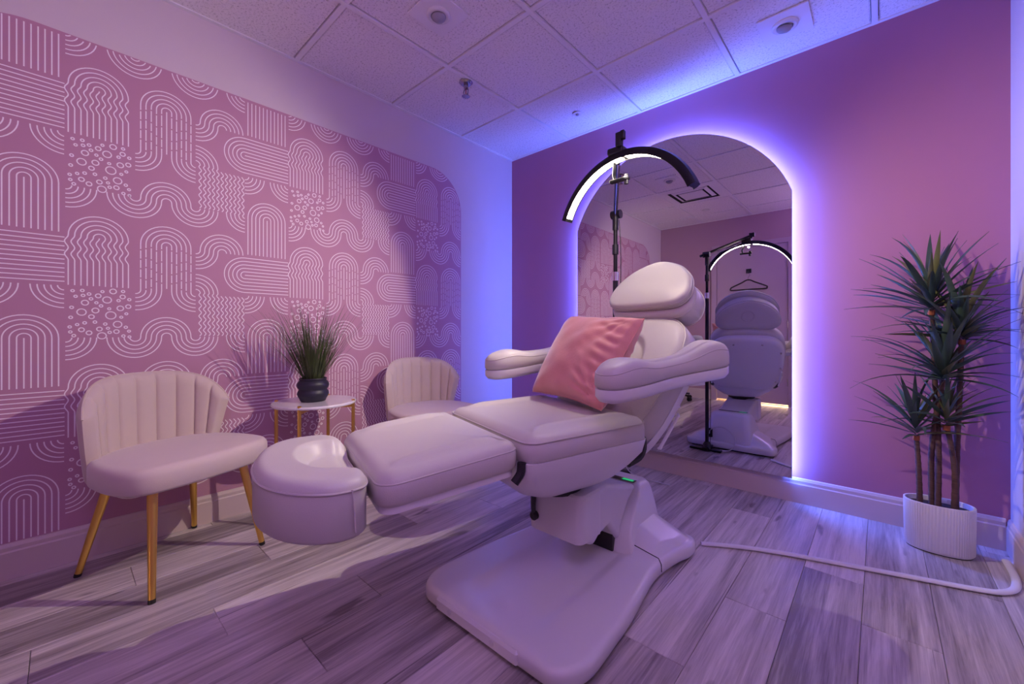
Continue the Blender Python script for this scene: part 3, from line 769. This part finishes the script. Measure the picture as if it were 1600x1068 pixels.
# power inlet and cable loop at the rear of the tower
o = box(-0.145, -0.105, -0.895, -0.878, 0.09, 0.16, T=bt).build('power_socket', M_black, tc_, bevel=0.004)
lp = spline([bt(-0.125, -0.875, 0.12), bt(-0.10, -0.85, 0.165), bt(-0.02, -0.855, 0.185), bt(0.06, -0.86, 0.12), bt(0.05, -0.855, 0.04), bt(0.0, -0.85, 0.008), bt(-0.08, -0.83, 0.007)], 6)
tube(lp, 0.004, n=8).build('power_cable', M_shell2, tc_)

# pillow standing against the back rest
pw = empty('pillow', (OX + ch(0.05, -0.02, 0)[0], OY + ch(0.05, -0.02, 0)[1], 0.655), 0, 'pink velvet pillow leaning on the treatment chair back', 'pillow')
def pillow_T(corners):
    BL, BR, TR, TL = [Vector(c) for c in corners]
    nrm = (BR - BL).cross(TL - BL).normalized()
    def T(s, t, h):
        p = BL * (1 - s) * (1 - t) + BR * s * (1 - t) + TR * s * t + TL * (1 - s) * t + nrm * h
        return p
    return T
PC = [ch(0.045, -0.245, 0.668), ch(0.025, 0.20, 0.660), ch(0.235, 0.205, 0.978), ch(0.26, -0.235, 1.0)]
pT = pillow_T(PC)
mb = MB(); NG = 56
def pill(side):
    vs = []; fs = []
    for j in range(NG + 1):
        for i_ in range(NG + 1):
            a = -1 + 2 * i_ / NG; b = -1 + 2 * j / NG
            e = (max(0, 1 - a * a) * max(0, 1 - b * b))
            th = 0.085 * (e ** 0.36)
            # edges bow inwards between the corners
            s = 0.5 + 0.5 * a * (1 - 0.075 * (1 - b * b)); t = 0.5 + 0.5 * b * (1 - 0.075 * (1 - a * a))
            # gathers radiating from the corners and edges
            ang = math.atan2(b - 0.9, a - 0.9); rc = math.hypot(a - 0.9, b - 0.9)
            wr = 0.004 * math.sin(ang * 13 + 2 * rc) * math.exp(-(rc / 0.9) ** 2) * min(1, e * 12)
            wr += 0.008 * math.sin((b + a * 0.35) * 27 + 2.5 * math.sin(a * 3)) * ss(0.1, 0.9, a) * (0.6 + 0.8 * noise.noise(Vector((a * 3, b * 3, 0)))) * min(1, e * 6)
            ang2 = math.atan2(b + 0.9, a - 0.9); rc2 = math.hypot(a - 0.9, b + 0.9)
            wr += 0.008 * math.sin(ang2 * 15) * math.exp(-(rc2 / 0.7) ** 2) * min(1, e * 12)
            wr += 0.010 * noise.noise(Vector((a * 2.2, b * 2.2, 3.1 + side)))
            vs.append(pT(s, t, side * max(0.001, th + wr * 0.8)) - Vector((pw.location.x - OX, pw.location.y - OY, pw.location.z)))
    for j in range(NG):
        for i_ in range(NG):
            q = j * (NG + 1) + i_; fs.append((q, q + 1, q + NG + 2, q + NG + 1))
    mb.add(vs, fs)
pill(1); pill(-1)
mb.build('cover', M_pillow, pw, angle=80)
def ptw(s, t, h): return pT(s, t, h) - Vector((pw.location.x - OX, pw.location.y - OY, pw.location.z))
edge = []
for k in range(4 * 20):
    q = k // 20; f = (k % 20) / 20; a, b = [(-1 + 2 * f, -1), (1, -1 + 2 * f), (1 - 2 * f, 1), (-1, 1 - 2 * f)][q]
    edge.append(ptw(0.5 + 0.5 * a * (1 - 0.075 * (1 - b * b)), 0.5 + 0.5 * b * (1 - 0.075 * (1 - a * a)), 0))
tube(edge, 0.0022, closed=True, n=6).build('seam', M_pillow, pw)

# ------------------------------------------------------------------ arched lamp on a stand
PX, PY = 1.433, -0.795
st = empty('arc_lamp', (PX, PY, 0), 0, 'black floor stand with a white-lit curved lamp over the chair', 'lamp')
def sp(X, Y, Z): return (X - PX, Y - PY, Z)
box(-0.125, 0.105, -0.022, 0.022, 0.004, 0.020).build('foot_bar', M_blackm, st, bevel=0.003)
box(-0.02, 0.02, -0.09, 0.05, 0.020, 0.032).build('foot_bar', M_blackm, st, bevel=0.003)
lathe([(0.0, 0.0), (0.03, 0.0), (0.028, 0.055), (0.018, 0.07), (0.0, 0.07)], 20).build('socket', M_black, st)
tube([(0, 0, 0.05), (0, 0, 1.20)], 0.0135, n=16).build('lower_pole', M_black, st)
tube([(0, 0, 1.19), (0, 0, 1.235)], 0.018, n=16).build('pole_lock', M_chrome, st)
tube([(0, 0, 1.235), (0, 0, 1.46)], 0.0105, n=14).build('upper_pole', M_blackm, st)
tube([(0, 0, 1.325), (0, 0, 1.375)], 0.016, n=12).build('pole_lock', M_black, st)
tube([(0, 0, 1.45), (0, 0, 1.52)], 0.015, n=12).build('swivel_head', M_black, st)
B0, B1 = Vector(sp(1.425, -0.78, 1.535)), Vector(sp(1.655, -1.185, 1.715))
B0 = B0 - (B1 - B0).normalized() * 0.05
tube([B0, B1], 0.010, n=8).build('boom', M_blackm, st)
off = Vector((0, 0, -0.028))
tube([B0.lerp(B1, 0.12) + off, B0.lerp(B1, 0.8) + off], 0.004, n=6).build('boom_strut', M_chrome, st)
tube([B0.lerp(B1, 0.10) + Vector((-0.02, 0, -0.005)), B0.lerp(B1, 0.10) + Vector((0.03, 0, -0.005))], 0.022, n=14).build('boom_knob', M_black, st)
tp = B1
box(tp.x - 0.012, tp.x + 0.012, tp.y - 0.01, tp.y + 0.014, tp.z - 0.035, tp.z + 0.02).build('phone_clamp', M_black, st, bevel=0.002)
box(tp.x + 0.010, tp.x + 0.026, tp.y - 0.012, tp.y + 0.008, tp.z - 0.012, tp.z + 0.022).build('clamp_knob', M_black, st, bevel=0.002)
# curved lamp: arc in a vertical plane along x
ACX, ACY, ACZ, AR = 1.650, -1.155, 1.322, 0.320
AT = rad(8.6)     # small turn of the arc plane
def ap(ang, r, w_):
    x_ = r * math.cos(ang); return Vector(sp(ACX + x_ * math.cos(AT) + w_ * math.sin(AT) , ACY + w_ * math.cos(AT) - x_ * math.sin(AT), ACZ + r * math.sin(ang)))
a0, a1 = rad(22), rad(158); NA = 60
mb = MB(); vs = []; fs = []
secq = [(0.0, -0.0185), (-0.005, -0.0195), (-0.005, -0.0225), (0.010, -0.024), (0.024, -0.018), (0.028, 0.0), (0.024, 0.018), (0.010, 0.024), (-0.005, 0.0225), (-0.005, 0.0195), (0.0, 0.0185)]
for k in range(NA + 1):
    a = a0 + (a1 - a0) * k / NA
    for (dr_, w_) in secq: vs.append(ap(a, AR + dr_, w_))
m = len(secq)
for k in range(NA):
    for q in range(m): fs.append((k * m + q, k * m + (q + 1) % m, (k + 1) * m + (q + 1) % m, (k + 1) * m + q))
fs += [tuple(range(m)), tuple(NA * m + q for q in range(m))]
lampb = mb.add(vs, fs).build('lamp_body', M_blackm, st, angle=40)
for (s0, s1) in ((0.02, 0.465), (0.495, 0.98)):
    vs = []; fs = []; nn = 30
    for k in range(nn + 1):
        a = a0 + (a1 - a0) * (s0 + (s1 - s0) * k / nn)
        for (dr_, w_) in ((-0.003, -0.0180), (-0.003, 0.0180), (0.0005, 0.0183), (0.0005, -0.0183)): vs.append(ap(a, AR + dr_, w_))
    for k in range(nn):
        for q in range(4): fs.append((k * 4 + q, k * 4 + (q + 1) % 4, (k + 1) * 4 + (q + 1) % 4, (k + 1) * 4 + q))
    fs += [(0, 1, 2, 3), tuple(nn * 4 + q for q in range(4))]
    MB().add(vs, fs).build('light_strip', M_arc, lampb, smooth=False)
top_ = ap(rad(93), AR + 0.030, 0.0)
box(top_.x - 0.035, top_.x + 0.035, top_.y - 0.028, top_.y + 0.028, top_.z - 0.012, top_.z + 0.016).build('control_box', M_black, st, bevel=0.006)
tube([top_ + Vector((0, 0, 0.01)), tp + Vector((0, 0, -0.03))], 0.009, n=10).build('ball_joint', M_black, st)
cl0 = ap(rad(96), AR - 0.004, 0.0)
tube([cl0, cl0 + Vector((-0.015, 0.02, -0.045)), cl0 + Vector((-0.01, 0.02, -0.065))], 0.007, n=8).build('bracket_arm', M_blackm, st)
box(cl0.x - 0.03, cl0.x + 0.055, cl0.y + 0.008, cl0.y + 0.030, cl0.z - 0.078, cl0.z - 0.066).build('phone_bracket', M_blackm, st, bevel=0.002)
tube([cl0 + Vector((0.042, 0.019, -0.095)), cl0 + Vector((0.042, 0.019, -0.055))], 0.009, n=10).build('bracket_screw', M_blackm, st)
tube(spline([ap(a0, AR + 0.012, 0.0)] and [(0.02, 0, 1.50), (0.028, 0.004, 1.3), (0.022, 0.002, 0.8), (0.026, 0.0, 0.3), (0.022, 0.0, 0.05)], 6), 0.0022, n=6).build('lamp_cable', M_black, st)

# added spots under the arc, strengthening its light to both sides
for (nm, e_, loc_, aim, ang_) in (('added_throw_spot', THROW_LEFT, (1.655, -1.158, 1.618), (-1.0, -0.85, -0.46), 112), ('added_throw_spot', THROW_RIGHT, (1.645, -1.154, 1.618), (1.0, 0.62, -0.50), 112)):
    d = bpy.data.lights.new(nm, 'SPOT'); d.energy = e_; d.color = (1.0, 0.84, 0.72); d.spot_size = rad(ang_); d.spot_blend = 0.9; d.shadow_soft_size = 0.006
    o = bpy.data.objects.new(nm, d); C.objects.link(o); o.location = loc_; o.rotation_euler = Vector(aim).to_track_quat('-Z', 'Y').to_euler()

# ------------------------------------------------------------------ accent chairs
def seat_velvet():
    root = empty('accent_chair', (0, 0, 0), 0, 'scallop-backed cream velvet chair with gold legs at the left of the side table', 'chair', 'cream velvet chairs along the patterned wall')
    idt = lambda a, b, h: (a, b, h)
    so_ = smooth_closed([(0.235, -0.21), (0.255, -0.10), (0.26, 0.0), (0.255, 0.10), (0.235, 0.21), (0.18, 0.262), (0.08, 0.272), (-0.04, 0.255), (-0.14, 0.205), (-0.195, 0.12), (-0.21, 0.0), (-0.195, -0.12), (-0.14, -0.205), (-0.04, -0.255), (0.08, -0.272), (0.18, -0.262)], 128)
    pad(so_, rim(0.030, 0.372, 0.462, 6), idt, crown=0.010, rings=12).build('seat', M_seatv, root, angle=60)
    # channelled back shell
    NS, NH = 108, 16; NC = 9; AM = rad(72)
    def P(s, h, side):
        a = s * AM
        top = 0.305 - 0.020 * abs(s) ** 2 - 0.12 * abs(s) ** 3.6
        zz = 0.365 + h * (top + 0.085) if True else 0
        fl_ = 1.0 + 0.05 * h
        rx_, ry_ = 0.215 * fl_, 0.262 * fl_
        # ends pull in towards the seat at the bottom
        am = a * (1 - 0.20 * (1 - h) * ss(0.5, 1, abs(s)))
        x_ = -math.cos(am) * rx_ + 0.01; y_ = math.sin(am) * ry_
        nx_, ny_ = -math.cos(am) / rx_, math.sin(am) / ry_; q = math.hypot(nx_, ny_); nx_, ny_ = nx_ / q, ny_ / q
        edge_ = min(1, (1 - abs(h * 2 - 1)) * 6, (1 - abs(s)) * 14) ** 0.5
        if side > 0:   # inner face with channels
            c = abs(math.sin(PI * (s * 0.5 + 0.5) * NC)); th = (0.022 + 0.012 * c ** 0.4) * edge_
            return (x_ - nx_ * th, y_ - ny_ * th, zz)
        return (x_ + nx_ * 0.018 * edge_, y_ + ny_ * 0.018 * edge_, zz)
    mb = MB()
    for side in (1, -1):
        vs = []; fs = []
        for j in range(NH + 1):
            h = 0.5 - 0.5 * math.cos(PI * j / NH)
            for i_ in range(NS + 1):
                vs.append(P(-1 + 2 * i_ / NS, h, side))
        for j in range(NH):
            for i_ in range(NS):
                q = j * (NS + 1) + i_; fs.append((q, q + 1, q + NS + 2, q + NS + 1))
        mb.add(vs, fs)
    mb.build('backrest', M_velvet, root, angle=80)
    ed = [P(-1 + 2 * k / 60, 1.0, 1) for k in range(61)]
    tube(ed, 0.004, n=6).build('piping', M_velvet, root)
    for (tx, ty, bx, by) in ((0.155, -0.165, 0.225, -0.205), (0.155, 0.165, 0.225, 0.205), (-0.13, -0.145, -0.215, -0.205), (-0.13, 0.145, -0.215, 0.205)):
        lg = tube([(tx, ty, 0.375), (bx, by, 0.012)], [0.0165, 0.0105], n=16).build('leg', M_gold, root)
        tube([(bx - (tx - bx) * 0.0, by, 0.013), (bx + (bx - tx) * 0.03, by + (by - ty) * 0.03, 0.0)], 0.0112, n=12).build('foot_cap', M_black, lg)
    box(-0.15, 0.17, -0.175, -0.155, 0.360, 0.374).build('rail', M_gold, root); box(-0.15, 0.17, 0.155, 0.175, 0.360, 0.374).build('rail', M_gold, root)
    box(-0.14, -0.12, -0.16, 0.16, 0.352, 0.362).build('rail', M_gold, root)
    return root
c1_ = seat_velvet(); c1_.location = (0.300, -2.385, 0); c1_.rotation_euler.z = rad(22)
c1_['label'] = 'larger, nearer cream velvet chair with scalloped back and gold legs, left of the side table'
c2_ = copy_tree(c1_); c2_.location = (0.315, -1.13, 0); c2_.rotation_euler.z = rad(-8)
c2_['label'] = 'farther cream velvet scalloped chair, right of the side table, half hidden by the treatment chair'

# ------------------------------------------------------------------ side table and grass pot
TX, TY, TZ = 0.262, -1.815, 0.572
tb = empty('side_table', (TX, TY, 0), 0, 'small round white marble side table with gold legs between the chairs', 'table')
lathe([(0.0, TZ - 0.014), (0.198, TZ - 0.014), (0.201, TZ - 0.010), (0.201, TZ - 0.004), (0.198, TZ), (0.0, TZ)], 56).build('tabletop', M_marble, tb, angle=40)
la = rad(47.5)
for k in range(4):
    a = la + PI / 2 * k; x_, y_ = 0.192 * math.cos(a), 0.192 * math.sin(a)
    tube([(x_, y_, 0.0), (x_, y_, TZ + 0.006)], 0.0085, n=14).build('leg', M_gold, tb)
for k in range(2):
    a = la + PI / 2 * k; c, s = math.cos(a), math.sin(a)
    def T_(x, y, z, c=c, s=s): return (x * c - y * s, x * s + y * c, z)
    box(-0.19, 0.19, -0.005, 0.005, TZ - 0.034 - 0.0005 * k, TZ - 0.0145, T=T_).build('cross_bar', M_gold, tb, smooth=False)
gx_, gy_ = TX - 0.004, TY - 0.008
gp = empty('potted_grass', (gx_, gy_, TZ), 0, 'dark spiky artificial grass in a ribbed black pot on the side table', 'potted plant')
lathe([(0.0, 0.001), (0.055, 0.001), (0.060, 0.004), (0.064, 0.014), (0.073, 0.030), (0.0755, 0.040), (0.073, 0.050), (0.067, 0.058), (0.0665, 0.062), (0.073, 0.071), (0.0765, 0.082), (0.075, 0.092), (0.069, 0.102), (0.063, 0.108), (0.066, 0.116), (0.064, 0.120), (0.058, 0.116), (0.056, 0.100), (0.0, 0.100)], 40).build('pot', M_pot, gp, angle=60)
lathe([(0.0, 0.104), (0.057, 0.102), (0.0, 0.100)], 20).build('soil', M_soil, gp)
gr = MB(); rg = random.Random(5)
def blade(mb, base, az, lean, L_, wd, curl, n=7, gz=0.0):
    pts = []; p = Vector(base); el = PI / 2 - lean
    d = Vector((math.cos(az), math.sin(az), 0)); sd = Vector((-math.sin(az), math.cos(az), 0))
    vs = []
    for k in range(n + 1):
        t = k / n; wv = wd * (1 - t) ** 0.75 * (0.7 + 0.3 * min(1, 4 * t)) + 0.0002
        vs += [p - sd * wv / 2, p + sd * wv / 2, p + Vector((0, 0, 0)) - d * 0.0006 + Vector((0, 0, 0.0004))]
        e = el - curl * t * t
        p = p + (d * math.cos(e) + Vector((0, 0, math.sin(e)))) * (L_ / n)
    fs = []
    for k in range(n):
        a = 3 * k; b = a + 3; fs += [(a, a + 2, b + 2, b), (a + 2, a + 1, b + 1, b + 2), (a, b, b + 1, a + 1)]
    mb.add(vs, fs)
for k in range(330):
    r0 = 0.042 * math.sqrt(rg.random()); a = rg.uniform(0, 2 * PI); az = a + rg.uniform(-0.5, 0.5)
    lean = abs(rg.gauss(0.0, 0.17)) + r0 * 8.0
    blade(gr, (r0 * math.cos(a), r0 * math.sin(a), 0.10), az, min(lean, 0.75), rg.uniform(0.18, 0.44), rg.uniform(0.003, 0.0062), rg.uniform(0.0, 0.45))
gr.v = [(max(p[0], 0.006 - gx_), p[1], p[2]) for p in gr.v]
tag(gr.build('grass_blades', M_grass, gp, smooth=False), kind='stuff')

# ------------------------------------------------------------------ yucca in a ribbed planter
YX, YY = 2.624, -0.185
yp = empty('potted_yucca', (YX, YY, 0), 0, 'tall spiky artificial yucca in an oval white ribbed planter by the right corner', 'potted plant')
HPx, HPy, HP = 0.108, 0.072, 0.205
def oval(sc, z_, ribs=True, n=432):
    out = []
    for k in range(n):
        a = 2 * PI * k / n; r = sc * (1 + (0.022 * (abs(math.sin(a * 36)) - 0.5) if ribs else 0))
        out.append((HPx * r * math.copysign(abs(math.cos(a)) ** 0.9, math.cos(a)), HPy * r * math.copysign(abs(math.sin(a)) ** 0.9, math.sin(a)), z_))
    return out
loft([oval(0.93, 0.004, False), oval(0.96, 0.010, False), oval(0.975, 0.012), oval(1.0, HP - 0.008), oval(1.005, HP - 0.006, False), oval(1.005, HP - 0.001, False), oval(0.98, HP, False), oval(0.945, HP - 0.002, False), oval(0.93, HP - 0.03, False)]).build('planter', M_planter, yp, angle=50)
loft([oval(0.92, 0.0, False), oval(0.92, 0.005, False)]).build('planter_foot', M_black, yp)
loft([oval(0.925, HP - 0.05, False), oval(0.925, HP - 0.022, False)]).build('bark_chips', M_soil, yp)
def leafmesh(L_, wd, curl, twist):
    n = 8; vs = []; fs = []; p = Vector((0, 0, 0)); el = 0.0
    for k in range(n + 1):
        t = k / n; wv = wd * (0.45 + 0.55 * min(1, t * 4)) * (1 - t ** 2.2) + 0.0004
        sd = Vector((0, 1, 0)); up = Vector((0, 0, 1)); ca = math.cos(twist * t); sa = math.sin(twist * t)
        sv = sd * ca + up * sa; nv = up * ca - sd * sa
        vs += [p - sv * wv / 2 + nv * wv * 0.16, p - nv * wv * 0.06, p + sv * wv / 2 + nv * wv * 0.16, p + nv * 0.0012]
        el = -curl * t ** 1.4
        p = p + Vector((math.cos(el), 0, math.sin(el))) * (L_ / n)
    for k in range(n):
        a = 4 * k; b = a + 4
        fs += [(a, a + 1, b + 1, b), (a + 1, a + 2, b + 2, b + 1), (a + 2, a + 3, b + 3, b + 2), (a + 3, a, b, b + 3)]
    return MB().add(vs, fs)
leafs = []
tmp = []
for (L_, wd, curl, tw, mm) in ((0.26, 0.026, 0.35, 0.4, M_leaf), (0.25, 0.027, 0.7, -0.5, M_leaf), (0.29, 0.022, 0.9, 0.3, M_leaf), (0.23, 0.026, 0.2, 0.6, M_leaf2), (0.27, 0.023, 0.55, -0.3, M_leaf2), (0.20, 0.022, 0.3, 0.2, M_leaf)):
    o = leafmesh(L_, wd, curl, tw).build('leaf', mm, None, angle=60); leafs.append(o.data); tmp.append(o)
for o in tmp: bpy.data.objects.remove(o)
ry = random.Random(21)
def trunk(path, crown, nleaf, size=1.0, tie=True, bias=0.0):
    P = spline([Vector(p) for p in path], 6)
    rr2 = [0.0115 - 0.003 * k / len(P) + (0.0009 if k % 2 else 0) for k in range(len(P))]
    P2 = []; R2 = []
    for k in range(len(P) - 1):
        for j in range(3):
            P2.append(Vector(P[k]).lerp(Vector(P[k + 1]), j / 3)); R2.append(0.0108 - 0.0028 * (k / len(P)) + (0.0010 if j == 0 else 0))
    tr = tube(P2, R2, n=10).build('trunk', M_trunk, yp, angle=50)
    top = Vector(path[-1])
    if tie: tube([top - Vector((0, 0, 0.028)), top - Vector((0, 0, 0.008))], 0.0125, n=10).build('leaf_collar', M_tie, tr)
    for k in range(nleaf):
        f = k / nleaf
        az = k * 2.39996 + ry.uniform(-0.25, 0.25)
        elev = rad(84 - 78 * f ** 0.9) + ry.uniform(-0.12, 0.12)
        me = leafs[ry.choice([0, 0, 1, 2, 4, 5, 3])]
        o = bpy.data.objects.new('leaf', me); C.objects.link(o); o.parent = tr
        zb = top.z + 0.055 * (1 - f) * 1.2 - 0.01
        o.location = (top.x + 0.006 * math.cos(az), top.y + 0.006 * math.sin(az), zb)
        sc_ = size * ry.uniform(0.82, 1.08)
        o.rotation_euler = (ry.uniform(-0.4, 0.4), -elev, az)
        Rm = o.rotation_euler.to_matrix(); tips = [Rm @ v.co for v in me.vertices]
        for _ in range(14):
            if max(YX + o.location.x + q.x * sc_ for q in tips) > RX - 0.012 or max(YY + o.location.y + q.y * sc_ for q in tips) > -0.012: sc_ *= 0.88
            else: break
        o.scale = (sc_, sc_, sc_)
trunk([(-0.002, 0.0, 0.16), (0.0, 0.0, 0.45), (-0.012, 0.0, 0.75), (-0.022, -0.01, 1.03)], 0, 50, 1.16)
trunk([(0.050, 0.01, 0.16), (0.055, 0.01, 0.45), (0.062, 0.0, 0.70), (0.066, -0.012, 0.905)], 0, 48, 1.1)
trunk([(-0.018, 0.012, 0.16), (-0.02, 0.012, 0.40), (-0.005, -0.02, 0.60), (0.012, -0.03, 0.735)], 0, 50, 1.15, tie=False)
trunk([(-0.056, -0.005, 0.16), (-0.060, -0.006, 0.33), (-0.068, -0.008, 0.485)], 0, 30, 1.0)
trunk([(0.045, -0.012, 0.16), (0.046, -0.014, 0.36), (0.022, -0.022, 0.545)], 0, 26, 0.85)

# ------------------------------------------------------------------ cable cover, charger, stool behind
cc = tube(spline([(1.86, -0.83, 0.008), (2.0, -0.745, 0.008), (2.17, -0.672, 0.008), (2.484, -0.57, 0.008), (2.70, -0.50, 0.008), (2.765, -0.46, 0.008), (2.80, -0.40, 0.008), (2.815, -0.30, 0.008), (2.815, -0.15, 0.008)], 8), 0.0125, n=12, sy=0.62).build('cable_cover', M_planter)
tag(cc, 'white rounded floor cable cover running from the chair base to the right wall', 'cable cover')
pa = empty('power_strip', (1.15, -0.27, 0), rad(25), 'black power strip with a white plug on the floor under the mirror', 'power strip')
box(-0.10, 0.10, -0.022, 0.022, 0.0, 0.032).build('strip_body', M_black, pa, bevel=0.004)
box(-0.03, 0.025, -0.02, 0.02, 0.032, 0.085).build('plug', M_shell, pa, bevel=0.008)
tube(spline([(0.0, 0, 0.08), (0.02, 0, 0.115), (0.05, -0.01, 0.10), (0.10, -0.03, 0.03), (0.20, -0.06, 0.006), (0.33, -0.12, 0.006)], 6), 0.0035, n=8).build('plug_cable', M_shell2, pa)

# rolling stool by the rear left corner, seen in the mirror
sl = empty('rolling_stool', (0.33, -3.12, 0), 0.3, 'rolling stool with black casters near the rear wall, seen in the mirror', 'stool')
lathe([(0.0, 0.44), (0.15, 0.44), (0.165, 0.45), (0.17, 0.475), (0.165, 0.50), (0.14, 0.515), (0.0, 0.52)], 36).build('seat', M_leather, sl)
tube([(0, 0, 0.08), (0, 0, 0.44)], 0.016, n=14).build('gas_column', M_chrome, sl)
for k in range(5):
    a = 2 * PI * k / 5; c, s_ = math.cos(a), math.sin(a)
    lg = tube([(0.015 * c, 0.015 * s_, 0.085), (0.22 * c, 0.22 * s_, 0.066)], [0.016, 0.011], n=10).build('leg', M_black, sl)
    cx_, cy_ = 0.22 * c, 0.22 * s_
    for q in (-1, 1):
        tube([(cx_ + q * 0.004 * -s_, cy_ + q * 0.004 * c, 0.025), (cx_ + q * 0.022 * -s_, cy_ + q * 0.022 * c, 0.025)], 0.025, n=16).build('caster', M_black, lg)
